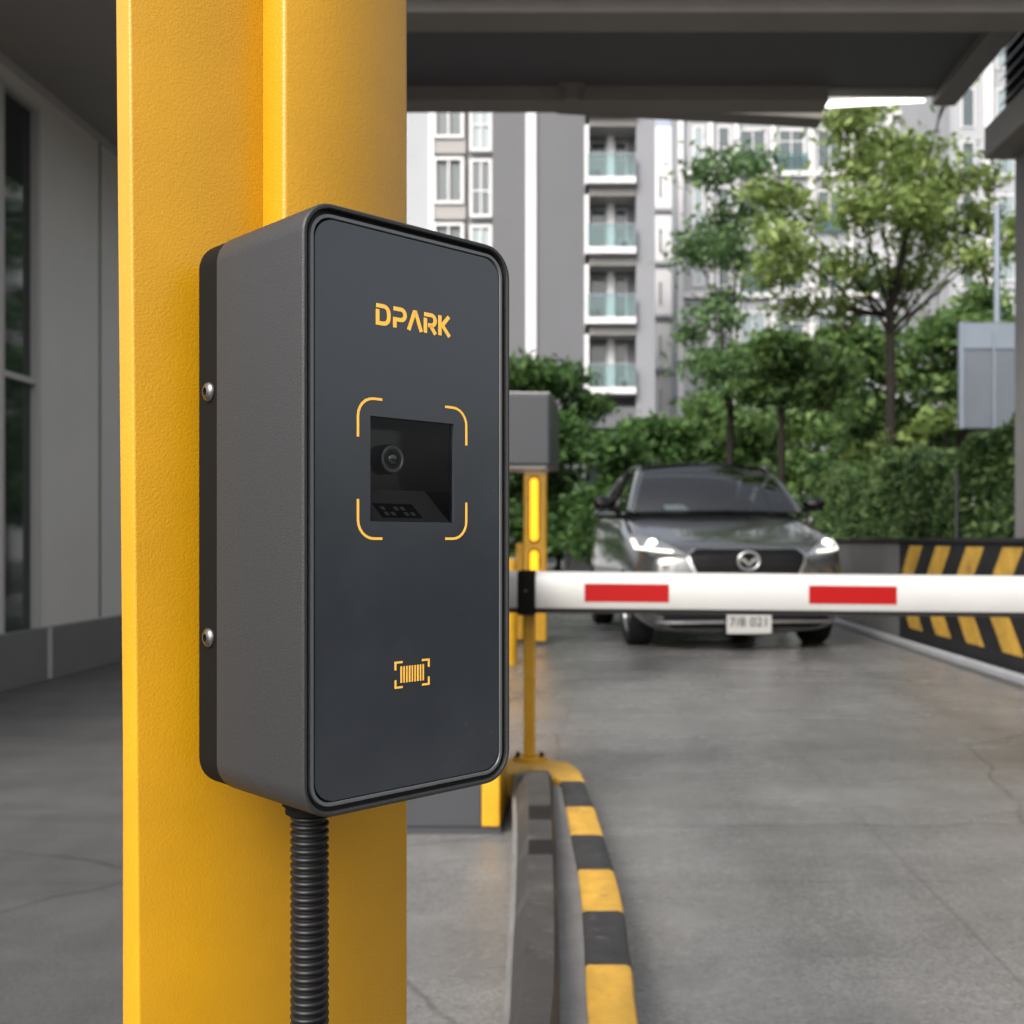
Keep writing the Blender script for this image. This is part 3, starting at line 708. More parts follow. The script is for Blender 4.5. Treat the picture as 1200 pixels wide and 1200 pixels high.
# fork post
Yp = 4.04; xp = X(620.5, Yp)
t = thing('support_post', 'slim yellow support post bolted to the kerb nose, holding the white arm', 'post', (xp, Yp, KZ))
obj('post', G().box(xp - .021, xp + .021, Yp - .021, Yp + .021, KZ + .012, .74), M['yellow_smooth'], t, bevel=.004)
obj('base_plate', G().prism([(xp + .066 * math.cos(a), Yp + .055 * math.sin(a)) for a in [R(15 * k) for k in range(24)]], KZ + .001, KZ + .012, 'z'), M['yellow_smooth'], t, bevel=.002)
for sx in (-1, 1):
    for sy in (-1, 1): obj('bolt', G().lathe((xp + sx * .045, Yp + sy * .022, KZ + .012), (0, 0, 1), [(.008, 0), (.008, .01), (.004, .013)], 8), M['bracket'], t)
# arm
Yr = 3.96
ax0, ax1 = -.55, 2.55
t = thing('boom_barrier', 'white boom barrier arm with red reflective patches across the lane', 'barrier arm', (xp, Yr, 0))
zt0, zb0 = Z(669.5, Yr), Z(713, Yr); sl_ = -.0092
def az(x, z): return z + sl_ * (x - X(600, Yr))
prof = [(-.045, 0), (-.045, 1), (-.030, 1.0), (.045, 1), (.045, 0)]
def armsec(x):
    a, b = az(x, zb0), az(x, zt0); th = b - a
    return [(x, Yr - .04, a + .004), (x, Yr - .043, a + .008), (x, Yr - .043, b - .024), (x, Yr - .028, b - .006), (x, Yr - .015, b), (x, Yr + .035, b), (x, Yr + .043, b - .01), (x, Yr + .043, a + .004), (x, Yr + .04, a)]
obj('boom', G().loops([armsec(ax0), armsec(ax1)], True, True), M['white_arm'], t, smooth=50)
obj('rubber_edge', G().add([(x, Yr + dy, az(x, zb0) + dz) for x in (ax0, ax1) for dy, dz in ((-.03, .0), (.03, .0), (.026, -.014), (-.026, -.014))], [(0, 1, 2, 3), (4, 7, 6, 5), (0, 4, 5, 1), (1, 5, 6, 2), (2, 6, 7, 3), (3, 7, 4, 0)]), M['rubber'], t)
for (a, b) in ((685, 784), (948, 1051), (1215, 1316)):
    xa_, xb2 = X(a, Yr - .044), X(b, Yr - .044)
    v = []
    for x in (xa_, xb2):
        for z in (az(x, Z(703.5, Yr)), az(x, Z(682.5, Yr))):
            for dy in (-.0445, -.0432): v.append((x, Yr + dy, z))
    obj('red_patch', G().add(v, [(0, 2, 6, 4), (1, 5, 7, 3), (0, 1, 3, 2), (4, 6, 7, 5), (0, 4, 5, 1), (2, 3, 7, 6)]), M['red'], t)
cb = obj('clamp', G().box(X(607.5, Yr), X(628, Yr), Yr - .052, Yr + .052, az(xp, zb0) - .022, az(xp, zt0) + .004), M['bracket'], t, bevel=.005)
obj('screw', G().lathe((X(617, Yr), Yr - .052, az(xp, (zt0 + zb0) / 2)), (0, -1, 0), [(.004, 0), (.004, .002)], 10), M['rim'], cb)
obj('hub', G().lathe((-.45, 3.86, az(-.45, (zt0 + zb0) / 2)), (0, 1, 0), [(.05, 0), (.05, .055)], 20), M['bracket'], t, smooth=40)

# lit column behind the arm
Yl = 9.7; xl_ = X(627.5, Yl)
t = thing('light_column', 'yellow column with glowing amber strip lamps standing behind the white arm', 'bollard light', (xl_, Yl, 0))
hw = 13.2 / F * Yl
obj('column', G().box(xl_ - hw, xl_ + hw, Yl - .08, Yl + .1, .035, Z(556, Yl)), M['yellow_smooth'], t, bevel=.012)
obj('cap', G().box(xl_ - hw * .98, xl_ + hw * .98, Yl - .075, Yl + .1, Z(556, Yl) + .001, Z(553, Yl)), M['cabinet_edge'], t, bevel=.004)
obj('foot', G().box(xl_ - hw * 1.05, xl_ + hw * 1.05, Yl - .09, Yl + .11, .006, .034), M['cabinet'], t)
for (a, b) in ((561, 634), (645, 705)):
    fr_ = obj('lamp_frame', G().prism(rrect(xl_ - .055, xl_ + .040, Z(b + 2, Yl), Z(a - 2, Yl), .035, 6), Yl - .088, Yl - .0805, 'y'), M['bracket'], t)
    obj('lamp_strip', G().prism(rrect(xl_ - .044, xl_ + .029, Z(b, Yl), Z(a, Yl), .03, 6), Yl - .094, Yl - .0885, 'y'), M['amber'], fr_)
# rear part cabinet of light column
t = thing('post_box', 'narrow mustard cabinet low behind the light column foot', 'box', (X(613, 9.9), 9.95, 0))
obj('body', G().box(X(605, 9.9), X(613.6, 9.9), 9.86, 10.05, .03, .92), M['yellow_smooth'], t, bevel=.01)
obj('foot', G().box(X(604.5, 9.9), X(613.9, 9.9), 9.85, 10.06, .006, .029), M['cabinet'], t)
# round bollard nearly hidden by the scanner
t = thing('bollard', 'round yellow bollard half hidden behind the right edge of the scanner', 'bollard', (X(594, 8.1), 8.1, 0))
bx = X(594.5, 8.1)
obj('tube', G().lathe((bx, 8.1, .005), (0, 0, 1), [(.075, 0), (.075, .76), (.065, .79), (.035, .81)], 20), M['yellow_smooth'], t, smooth=50)
obj('band', G().lathe((bx, 8.1, .5), (0, 0, 1), [(.0765, 0), (.0765, .09)], 20), M['black_satin'], t, smooth=50)

# dark display head
t = thing('display_terminal', 'charcoal display box on a hidden pole above the glowing column', 'display', (X(585, 6), 6, 0))
g = G()
x0, x1 = X(530, 6), X(644, 6); zt_, zb2 = Z(462, 6), Z(545, 6)
P4 = [(x0, 5.95), (x1, 6.0), (X(655, 6.55), 6.55), (x0, 6.5)]
obj('housing', G().prism(P4, zb2, zt_, 'z'), M['cabinet'], t, bevel=.012)
obj('top_trim', G().prism([(p[0] * 1.0, p[1]) for p in P4], zt_ + .001, zt_ + .012, 'z'), M['cabinet_edge'], t, bevel=.003)
obj('bottom_trim', G().prism([(x0, 5.98), (x1 - .02, 6.02), (x1 - .02, 6.4), (x0, 6.4)], zb2 - .016, zb2 - .001, 'z'), M['cabinet_edge'], t)
obj('pole', G().box(X(560, 6.1), X(578, 6.1), 6.05, 6.15, 0, zb2 - .017), M['cabinet'], t)

# ================================================================== YELLOW POST with scanner
TH = R(46)
P0 = Vector((-.169, .63, 0))
U = Vector((math.cos(TH), math.sin(TH), 0)); Vb = Vector((-math.sin(TH), math.cos(TH), 0))
DB = H - .1675; DT = H + .2035; DW = .164
def uv2w(u, v, z): return P0 + U * u + Vb * v + Vector((0, 0, z))
BZ = H - .10     # raised part ends behind the scanner
post = thing('steel_post', 'thick yellow powder coated steel post carrying the scanner', 'post', (*uv2w(.085, .18, 0).xy, 0), TH)
def lp(u, v, z): return (u - .085, v - .18, z)
fl_l = -.0267
# front flange, left edge slightly tapered
def flange(z, dl): return [lp(fl_l - dl, .163, z), lp(.1966, .163, z), lp(.1966, .1836, z), lp(fl_l - dl, .1836, z)]
g = G()
def flv(z, dl):
    a = fl_l - dl; r = .0022
    return [lp(a + r, .163, z), lp(.1966 - r, .163, z), lp(.1966, .163 + r, z), lp(.1966, .1836, z), lp(a, .1836, z), lp(a, .163 + r, z), lp(a + r * .3, .163 + r * .3, z)]
obj('flange', g.loops([flv(0, -.001), flv(H - .45, 0), flv(H + .5, .0085), flv(4.05, .03)], True, True), M['yellow'], post, smooth=50, local=True)
g = G(); r = .003
def rs(z): return [lp(.0646 + r, .133, z), lp(.1746 - r, .133, z), lp(.1746, .133 + r, z), lp(.1746, .1628, z), lp(.0646, .1628, z), lp(.0646, .133 + r, z), lp(.0646 + r * .3, .133 + r * .3, z)]
obj('raised_channel', g.loops([rs(BZ), rs(4.05)], True, True), M['yellow'], post, smooth=50, local=True)
obj('web', G().box(.07 - .085, .10 - .085, .1837 - .18, .36 - .18, 0, 4.05), M['yellow'], post, local=True)
obj('rear_flange', G().box(.052 - .085, .1966 - .085, .361 - .18, .381 - .18, 0, 4.05), M['yellow'], post, local=True)
obj('foot_plate', G().box(-.16, .16, -.06, .26, .001, .02), M['yellow'], post, local=True, bevel=.003)

# ---- scanner (local frame: x = u, y = v (into depth), z from base)
dv = thing('qr_scanner', 'charcoal wall scanner with dark front panel and yellow markings on the yellow post', 'scanner', (*P0.xy, DB), TH)
HT = DT - DB
RR = .021
def dl_(ins, v, n=10):
    return [(p[0], v, p[1]) for p in rrect(ins, DW - ins, ins, HT - ins, max(RR - ins, .002), n)]
obj('housing', G().loops([dl_(0, .1062), dl_(0, .0016), dl_(.0004, .0006), dl_(.0012, 0), dl_(.0026, 0), dl_(.0030, .0004), dl_(.0030, .0075), dl_(.02, .0076)], True, False), M['shell'], dv, smooth=35, local=True)
obj('gasket', G().loops([dl_(.0031, .0052), dl_(.0062, .0052)]), M['groove'], dv, local=True)
obj('inner_frame', G().loops([dl_(.0060, .0060), dl_(.0060, .0022), dl_(.0064, .0014), dl_(.0082, .0014), dl_(.0085, .0018), dl_(.0085, .006)]), M['rim'], dv, smooth=35, local=True)
obj('back_bracket', G().loops([dl_(.0008, .1064), dl_(.0006, .1066), dl_(.0006, .1322), dl_(.0006, .1326)], True, True), M['bracket'], dv, smooth=35, local=True)

def fp(px, py):
    """photo pixel -> point on the scanner's front plane (local x, z)"""
    r_ = (px - CX) / F; c, s = U.x, U.y
    w_ = (P0.y * r_ - P0.x) / (c - s * r_)
    Y = P0.y + s * w_
    return (w_, H - (py - CY) * Y / F - DB)
# window rectangle, made true (rectangular) in the panel's own plane
wa = fp(436, 550)[0]; wb = fp(534, 550)[0]
wz1 = (fp(436, 487.5)[1] + fp(534, 496)[1]) / 2; wz0 = (fp(436, 611)[1] + fp(534, 612.5)[1]) / 2
# front panel with hole
def panel():
    ins = .0093
    outer = rrect(ins, DW - ins, ins, HT - ins, RR - ins + .002, 10)
    hole = [(wa, wz0), (wb, wz0), (wb, wz1), (wa, wz1)]
    bm = bmesh.new()
    def ring(pts):
        vs = [bm.verts.new((p[0], .0019, p[1])) for p in pts]
        return [bm.edges.new((vs[i], vs[(i + 1) % len(vs)])) for i in range(len(vs))]
    E = ring(outer) + ring(hole)
    bmesh.ops.triangle_fill(bm, edges=E, use_beauty=True)
    r2 = bmesh.ops.extrude_face_region(bm, geom=bm.faces[:])
    for e in r2['geom']:
        if isinstance(e, bmesh.types.BMVert): e.co.y = .0062
    g = G(); bm.verts.index_update()
    g.v = [tuple(v.co) for v in bm.verts]; g.f = [tuple(v.index for v in f.verts) for f in bm.faces]; bm.free()
    return g
pan = obj('front_panel', panel(), M['panel'], dv, local=True)
# recess behind the window
dpt = .034; BF = .022; fa, fb_ = wa + .004, wb - .004
g = G()
# walls of the recess
g.add([(wa, .0062, wz0), (wb, .0062, wz0), (wb, .0062, wz1), (wa, .0062, wz1), (wa, dpt, wz0 + BF), (wb, dpt, wz0 + BF), (wb, dpt, wz1), (wa, dpt, wz1)],
      [(0, 4, 7, 3), (1, 2, 6, 5), (2, 3, 7, 6), (4, 5, 6, 7)])
obj('recess', g, M['black_gloss'], dv, local=True)
obj('recess_floor', G().add([(wa, .0063, wz0), (wb, .0063, wz0), (wb, dpt, wz0 + BF), (wa, dpt, wz0 + BF)], [(0, 1, 2, 3)]), M['floor_in'], dv, local=True)
pl_ = obj('info_label', G().add([(wa + .014, .009, wz0 + .0028), (wa + .046, .009, wz0 + .0028), (wa + .046, .021, wz0 + .0123), (wa + .014, .021, wz0 + .0123)], [(0, 1, 2, 3)]), M['bracket'], dv, local=True)
g = G()
for i in range(5):
    for j in range(2): 
        if (i + j) % 3 != 2:
            x_ = wa + .018 + i * .0052; y_ = .0105 + j * .0045; z_ = wz0 + .0028 + (y_ - .009) * .792 + .0003
            g.add([(x_, y_, z_), (x_ + .0032, y_, z_), (x_ + .0032, y_ + .003, z_ + .0024), (x_, y_ + .003, z_ + .0024)], [(0, 1, 2, 3)])
obj('label_print', g, M['rim'], pl_, local=True)
def fpd(px, py, d):
    r_ = (px - CX) / F; c, s = U.x, U.y; Q = P0 + Vb * d
    w_ = (Q.y * r_ - Q.x) / (c - s * r_); Y = Q.y + s * w_
    return (w_, H - (py - CY) * Y / F - DB)
lx, lz = fpd(457.5, 538, dpt - .006)
ln = obj('camera_lens', G().lathe((lx, dpt - .0005, lz), (0, -1, 0), [(r_ * .6, d_) for r_, d_ in [(.0165, 0), (.0165, .006), (.0155, .008), (.0135, .008), (.0125, .006), (.0115, .006), (.0110, .0085), (.0085, .0085)]], 32), M['black_satin'], dv, smooth=30, local=True)
obj('lens_glass', G().lathe((lx, dpt - .0005, lz), (0, -1, 0), [(r_ * .6, d_) for r_, d_ in [(.0083, .0075), (.0078, .0090), (.005, .0100), (.002, .0103)]], 24), M['lens'], ln, smooth=60, local=True)
obj('lens_ring', G().lathe((lx, dpt - .0005, lz), (0, -1, 0), [(.0088, .0080), (.0088, .0084), (.0080, .0086), (.0072, .0080)], 24), M['rim'], ln, smooth=30, local=True)
obj('window_pane', G().box(wa + .0003, wb - .0003, .0036, .0046, wz0 + .0003, wz1 - .0003), M['clear'], dv, local=True)

# printed marks on the panel: thin proud strokes
def stroke(pts, wd, closed=False):
    """constant width polyline as quads in x-z plane"""
    n = len(pts); Lf, Rt = [], []
    for i in range(n):
        p = Vector(pts[i])
        a = Vector(pts[i - 1]) if (i > 0 or closed) else None; b = Vector(pts[(i + 1) % n]) if (i < n - 1 or closed) else None
        d1 = (p - a).normalized() if a is not None else None; d2 = (b - p).normalized() if b is not None else None
        d = ((d1 or d2) + (d2 or d1)).normalized(); nn = Vector((-d.y, d.x))
        k = 1 / max(.4, nn.dot(Vector((-(d1 or d2).y, (d1 or d2).x))))
        Lf.append(p + nn * wd / 2 * k); Rt.append(p - nn * wd / 2 * k)
    return Lf, Rt
def add_stroke(g, pts, wd, v=.0019, th=.00025):
    Lf, Rt = stroke(pts, wd); n = len(pts); y1_ = v - th
    vv = [(p[0], y1_, p[1]) for p in Lf] + [(p[0], y1_, p[1]) for p in Rt] + [(p[0], v - .00002, p[1]) for p in Lf] + [(p[0], v - .00002, p[1]) for p in Rt]
    f = []
    for i in range(n - 1):
        f += [(i, i + 1, n + i + 1, n + i), (i, 2 * n + i, 2 * n + i + 1, i + 1), (n + i, n + i + 1, 3 * n + i + 1, 3 * n + i)]
    f += [(0, n, 3 * n, 2 * n), (n - 1, 3 * n - 1, 4 * n - 1, 2 * n - 1)]
    g.add(vv, f)
# lettering: unit letters, height 1, drawn as strokes. Position from the photo.
lx0 = fp(443, 370)[0]; lx1 = fp(529, 380)[0]
lzt = (fp(443, 355)[1] + fp(529, 371)[1]) / 2; lzb = (fp(443, 380)[1] + fp(529, 394)[1]) / 2
LH = lzt - lzb; LWt = lx1 - lx0; sw = LH * .195
def arc(cx, cz, rx, rz, a0, a1, n=8): return [(cx + rx * math.cos(R(a0 + (a1 - a0) * k / n)), cz + rz * math.sin(R(a0 + (a1 - a0) * k / n))) for k in range(n + 1)]
h2 = .085
LET = {
 'D': [[(0, 1 - h2), (.46, 1 - h2)] + arc(.46, .60, .36, .315, 90, 0, 6)[1:] + arc(.46, .40, .36, .315, 0, -90, 6) + [(.085, h2), (.085, .74)]],
 'P': [[(0, 1 - h2), (.50, 1 - h2)] + arc(.50, .66, .28, .255, 90, -90, 10)[1:] + [(.085, .405), (.085, 0)]],
 'A': [[(.04, 0), (.44, 1 - h2), (.52, 1 - h2), (.92, 0)]],
 'R': [[(0, 1 - h2), (.50, 1 - h2)] + arc(.50, .66, .28, .255, 90, -90, 10)[1:] + [(.28, .405)], [(.085, .74), (.085, 0)], [(.44, .405), (.80, 0)]],
 'K': [[(.085, 1), (.085, 0)], [(.74, 1), (.26, .52), (.78, 0)]],
}
adv = {'D': 1.14, 'P': .99, 'A': 1.12, 'R': 1.04, 'K': .80}
tot = sum(adv.values()); xs = 0
for ch in 'DPARK':
    g = G(); sc = LWt / tot
    for st in LET[ch]:
        add_stroke(g, [(lx0 + (xs + p[0]) * sc, lzb + p[1] * LH) for p in st], sw)
    obj('letter', g, M['gold'], pan, local=True); xs += adv[ch]
# corner brackets round the window
bxa = fp(421.5, 480)[0]; bxb = fp(548.5, 490)[0]
bzt = (fp(440, 466)[1] + fp(530, 478)[1]) / 2; bzb = (fp(440, 631.5)[1] + fp(530, 631)[1]) / 2
rc = .0115; la = .0065; lb = .013; sw2 = .0016
for sx in (0, 1):
    for sz in (0, 1):
        x_ = bxb if sx else bxa; z_ = bzt if sz else bzb; dx = -1 if sx else 1; dz = -1 if sz else 1
        pts = [(x_ + dx * (rc + la), z_)] + [(x_ + dx * (rc - rc * math.sin(R(a))), z_ + dz * (rc - rc * math.cos(R(a)))) for a in range(0, 91, 15)] + [(x_, z_ + dz * (rc + lb))]
        g = G(); add_stroke(g, pts, sw2); obj('corner_mark', g, M['gold'], pan, local=True)
# barcode icon
ca, cb_ = fp(465.5, 790)[0], fp(504.5, 788)[0]; czt = (fp(466, 777)[1] + fp(504, 773)[1]) / 2; czb = (fp(466, 806.5)[1] + fp(504, 801.5)[1]) / 2
g = G()
for sx in (0, 1):
    for sz in (0, 1):
        x_ = cb_ if sx else ca; z_ = czt if sz else czb; dx = -1 if sx else 1; dz = -1 if sz else 1
        add_stroke(g, [(x_ + dx * .0055, z_), (x_, z_), (x_, z_ + dz * .0048)], .0013)
for k in range(9):
    x_ = ca + (cb_ - ca) * (.17 + .66 * k / 8); zc_ = (czt + czb) / 2; hh = (czt - czb) * .33
    add_stroke(g, [(x_, zc_ - hh), (x_, zc_ + hh)], .00095 if k % 3 else .0012)
obj('barcode_icon', g, M['gold'], pan, local=True)
# screws on the left side of the bracket
for (py, z_) in ((459, H + .099), (747, H - .065)):
    c = (0.0006, .1175, z_ - DB)
    s_ = obj('screw', G().lathe(c, (-1, 0, 0), [(.0068, 0), (.0068, .0006), (.0060, .0022), (.0045, .0032), (.0026, .0036), (.0024, .0016), (.0001, .0016)], 24), M['steel'], dv, smooth=40, local=True)
    obj('screw_socket', G().lathe((c[0] - .0015, c[1], c[2]), (-1, 0, 0), [(.0023, 0), (.0023, .0005)], 6), M['bracket'], s_, local=True)
obj('cable_gland', G().lathe((.040, .058, 0), (0, 0, -1), [(.0175, -.001), (.0175, .005), (.0155, .006), (.0155, .0105), (.0125, .012)], 24), M['bracket'], dv, smooth=30, local=True)
# corrugated conduit
c = uv2w(.040, .058, 0)
prof = []; z = DB - .0105; pitch = .0052; k = 0
while z > .01:
    prof += [(.0100, DB - z), (.0101, DB - z + .0010), (.0122, DB - z + .0018), (.0125, DB - z + .0028), (.0122, DB - z + .0038), (.0101, DB - z + .0046)]
    z -= pitch
t = obj('corrugated_conduit', G().lathe((c.x, c.y, DB), (0, 0, -1), prof, 28), M['corr'], smooth=60)
tag(t, 'black ribbed conduit running down the yellow post from the scanner', 'conduit')

# ================================================================== CAR
car = thing('car', 'dark grey sedan with lit headlights waiting behind the barrier arm', 'car', (1.345, 9.0, 0), R(6.5)); car.scale = (1.04, 1, 1)
def sec(y, wd, zb, zs, ze, zt, zc_):
    return [(0, y, zb), (.62 * wd, y, zb), (.93 * wd, y, zb + .05), (1.0 * wd, y, zb + .22), (1.01 * wd, y, .60 if zs > .72 else (zb + zs) / 2 + .05), (.99 * wd, y, zs), (.90 * wd, y, ze), (.62 * wd, y, zt), (.30 * wd, y, zt + .3 * (zc_ - zt)), (0, y, zc_)]
ST = [(0.00, .42, .24, .60, .70, .76, .77), (.025, .62, .20, .66, .78, .83, .845), (.10, .80, .155, .74, .85, .895, .91), (.24, .875, .14, .84, .915, .945, .96), (.45, .905, .14, .93, .985, 1.0, 1.02),
      (.75, .915, .14, 1.0, 1.07, 1.09, 1.10), (1.15, .915, .14, 1.08, 1.17, 1.20, 1.22), (1.4, .915, .14, 1.11, 1.20, 1.23, 1.24), (2.2, .915, .14, 1.13, 1.21, 1.24, 1.24), (3.0, .905, .14, 1.15, 1.22, 1.25, 1.25),
      (3.5, .89, .16, 1.16, 1.24, 1.26, 1.27), (3.85, .85, .22, 1.12, 1.22, 1.25, 1.26), (4.0, .72, .30, 1.0, 1.12, 1.18, 1.19), (4.06, .5, .4, .9, 1.0, 1.05, 1.06)]
loops = []
for s_ in ST:
    hf = sec(*s_); loops.append(hf + [(-p[0], p[1], p[2]) for p in hf[-2:0:-1]])
gb = G().loops(loops, True, True)
me = bpy.data.meshes.new('tmp'); me.from_pydata(gb.v, [], gb.f); me.update()
bm = bmesh.new(); bm.from_mesh(me); bmesh.ops.recalc_face_normals(bm, faces=bm.faces); bm.to_mesh(me); bm.free()
tmp = bpy.data.objects.new('tmp', me); COL.objects.link(tmp)
sm = tmp.modifiers.new('s', 'SUBSURF'); sm.levels = 2; sm.render_levels = 2
cut = []
for sx in (-1, 1):
    for yw in (.80, 3.30):
        gc = G().lathe((sx * .60, yw, .325), (sx, 0, 0), [(.365, 0), (.365, .6)], 32)
        mc = bpy.data.meshes.new('c'); mc.from_pydata(gc.v, [], gc.f); mc.update()
        bm = bmesh.new(); bm.from_mesh(mc); bmesh.ops.recalc_face_normals(bm, faces=bm.faces); bm.to_mesh(mc); bm.free()
        oc = bpy.data.objects.new('c', mc); COL.objects.link(oc); cut.append(oc)
        md = tmp.modifiers.new('b', 'BOOLEAN'); md.operation = 'DIFFERENCE'; md.object = oc; md.solver = 'EXACT'
bpy.context.view_layer.update()
dg = bpy.context.evaluated_depsgraph_get()
bme = bpy.data.meshes.new_from_object(tmp.evaluated_get(dg)); bme.name = 'body'
for o in cut: bpy.data.objects.remove(o)
bpy.data.objects.remove(tmp)
for p in bme.polygons: p.use_smooth = True
bme.set_sharp_from_angle(angle=R(35)); bme.materials.clear(); bme.materials.append(M['car'])
body = bpy.data.objects.new('body', bme); COL.objects.link(body); body.parent = car
bvh = BVHTree.FromPolygons([v.co for v in bme.vertices], [tuple(p.vertices) for p in bme.polygons])
def onbody(x, z):
    h = bvh.ray_cast(Vector((x, -1, z)), Vector((0, 1, 0)))
    if h[0] is None or h[0].y > 1.2:
        h = bvh.find_nearest(Vector((x, .3, z)))
    return h[0], h[1]
def inpoly(x, z, P):
    c = False; n = len(P)
    for i in range(n):
        a, b = P[i], P[(i + 1) % n]
        if (a[1] > z) != (b[1] > z) and x < (b[0] - a[0]) * (z - a[1]) / (b[1] - a[1]) + a[0]: c = not c
    return c
def patch(poly, off, name, mat, parent, step=.02, thick=.012):
    """panel that follows the body surface, with a real edge thickness"""
    bm = bmesh.new()
    pts = []
    n = len(poly)
    for i in range(n):
        a, b = Vector(poly[i]), Vector(poly[(i + 1) % n]); m = max(1, int((b - a).length / step))
        for k in range(m): pts.append(a.lerp(b, k / m))
    vs = [bm.verts.new((p.x, 0, p.y)) for p in pts]
    E = [bm.edges.new((vs[i], vs[(i + 1) % len(vs)])) for i in range(len(vs))]
    bmesh.ops.triangle_fill(bm, edges=E, use_beauty=True)
    for _ in range(3):
        lo = [e for e in bm.edges if e.calc_length() > step * 1.6 and not e.is_boundary]
        if not lo: break
        bmesh.ops.subdivide_edges(bm, edges=lo, cuts=1); bmesh.ops.triangulate(bm, faces=bm.faces)
        bmesh.ops.beautify_fill(bm, faces=bm.faces, edges=[e for e in bm.edges if not e.is_boundary])
    r2 = bmesh.ops.extrude_face_region(bm, geom=bm.faces[:]); back = {e for e in r2['geom'] if isinstance(e, bmesh.types.BMVert)}
    for v in bm.verts:
        co, nn = onbody(v.co.x, v.co.z)
        if nn.y > 0: nn = -nn
        v.co = co + nn * (off - (thick if v in back else 0))
    g = G(); bm.verts.index_update()
    g.v = [tuple(v.co) for v in bm.verts]; g.f = [tuple(v.index for v in f.verts) for f in bm.faces]; bm.free()
    return obj(name, g, mat, parent, smooth=40, local=True)
def mir(P): return [(-p[0], p[1]) for p in P][::-1]
gr = [(-.42, .865), (.42, .865), (.475, .82), (.46, .76), (.34, .50), (.26, .44), (-.26, .44), (-.34, .50), (-.46, .76), (-.475, .82)]
patch([(-.43, .875), (.43, .875), (.50, .83), (.485, .75), (.36, .485), (.27, .42), (-.27, .42), (-.36, .485), (-.485, .75), (-.50, .83)], .006, 'grille_surround', M['chrome'], car)
gp = patch(gr, .016, 'grille', M['grille'], car)
for zz_ in (.80, .74, .68, .62, .56):
    hw_ = .40 if zz_ > .7 else .34
    patch([(-hw_, zz_), (hw_, zz_), (hw_, zz_ + .008), (-hw_, zz_ + .008)], .020, 'grille_bar', M['black_satin'], gp, thick=.003)
patch([(-.62, .36), (.62, .36), (.70, .28), (.60, .21), (-.60, .21), (-.70, .28)], .006, 'lower_intake', M['grille'], car)
patch([(-.72, .255), (.72, .255), (.74, .275), (-.74, .275)], .024, 'bumper_trim', M['chrome'], car, thick=.02)
for sg in (1, -1):
    m_ = (lambda P: P) if sg == 1 else mir
    hl = patch(m_([(.865, 1.00), (.885, .93), (.87, .865), (.70, .835), (.49, .815), (.62, .90), (.74, .965)]), .008, 'headlight', M['headlamp'], car)
    # lit projector and strip
    co, nn = onbody(sg * .745, .918)
    if nn.y > 0: nn = -nn
    nn = (nn + Vector((0, -1.4, 0))).normalized()
    obj('headlight_projector', G().lathe(co + nn * .002, nn, [(.040, 0), (.040, .014), (.034, .022), (.016, .028)], 20), M['lamp_on'], hl, smooth=60, local=True)
    obj('headlight_ring', G().lathe(co + nn * .001, nn, [(.060, 0), (.060, .012), (.051, .014)], 20), M['chrome'], hl, smooth=60, local=True)
    patch(m_([(.872, .955), (.850, .955), (.845, .885), (.70, .862), (.60, .853), (.60, .838), (.71, .845), (.866, .868)]), .016, 'daytime_strip', M['drl'], hl, thick=.006)
    patch(m_([(.80, .42), (.80, .34), (.66, .30), (.62, .36), (.70, .42)]), .004, 'fog_recess', M['grille'], car)
# emblem: oval ring with spread-wing mark
co, nn = onbody(0, .775); ey = co.y - .030
g = G(); N_ = 28
g.loops([[((.088 + .012 * math.cos(q)) * math.cos(2 * math.pi * k / N_), ey + .012 * math.sin(q), .775 + (.076 + .012 * math.cos(q)) * math.sin(2 * math.pi * k / N_)) for k in range(N_)] for q in [2 * math.pi * j / 8 for j in range(9)]])
em = obj('emblem', g, M['chrome'], car, smooth=60, local=True)
g = G()
wing = [(-.082, .030), (-.050, .030), (-.022, .012), (0, -.022), (.022, .012), (.050, .030), (.082, .030), (.060, -.004), (.036, -.012), (.0, -.048), (-.036, -.012), (-.060, -.004)]
g.prism([(a, .775 + b) for a, b in wing], ey - .008, ey + .006, 'y'); obj('emblem_wings', g, M['chrome'], em, local=True)
obj('emblem_back', G().prism([(.083 * math.cos(R(12 * k)), .775 + .071 * math.sin(R(12 * k))) for k in range(30)], ey + .007, ey + .03, 'y'), M['grille'], em, local=True)
# plate
np_ = obj('number_plate', G().prism(rrect(-.185, .185, .165, .35, .012, 4), -.035, -.026, 'y'), M['plate'], car, local=True)
text_mesh('plate_text', '7/8 021', .108, M['ink'], np_, Matrix.Translation((0, -.0362, .258)) @ Matrix.Rotation(R(90), 4, 'X'))
obj('plate_frame', G().prism(rrect(-.195, .195, .155, .36, .012, 4), -.0255, .03, 'y'), M['grille'], car, local=True)
# greenhouse
def surf(A, B, bulge, nu=12, nv=8, th=.006):
    """ruled surface between two polylines A (base) and B (top) with outward bulge"""
    pass
Ab, At = (.80, 1.17, 1.215), (.625, 1.72, 1.655)
def wspt(s, t_, push=0):
    # s -1..1 across, t 0..1 up
    b = Vector((Ab[0] * s, Ab[1] - .16 * (1 - s * s) + .0, Ab[2] + .015 * (1 - s * s))); u_ = Vector((At[0] * s, At[1] - .07 * (1 - s * s), At[2] + .045 * (1 - s * s)))
    p = b.lerp(u_, t_) + Vector((0, -.035, .035)) * (4 * t_ * (1 - t_)) ; p += Vector((0, -.7, .7)) * push
    return p
g = G(); g.loops([[tuple(wspt(-1 + 2 * i / 16, k / 8)) for i in range(17)] for k in range(9)], closed=False)
obj('windscreen', g, M['car_glass'], car, smooth=80, local=True)
g = G()
roof = []
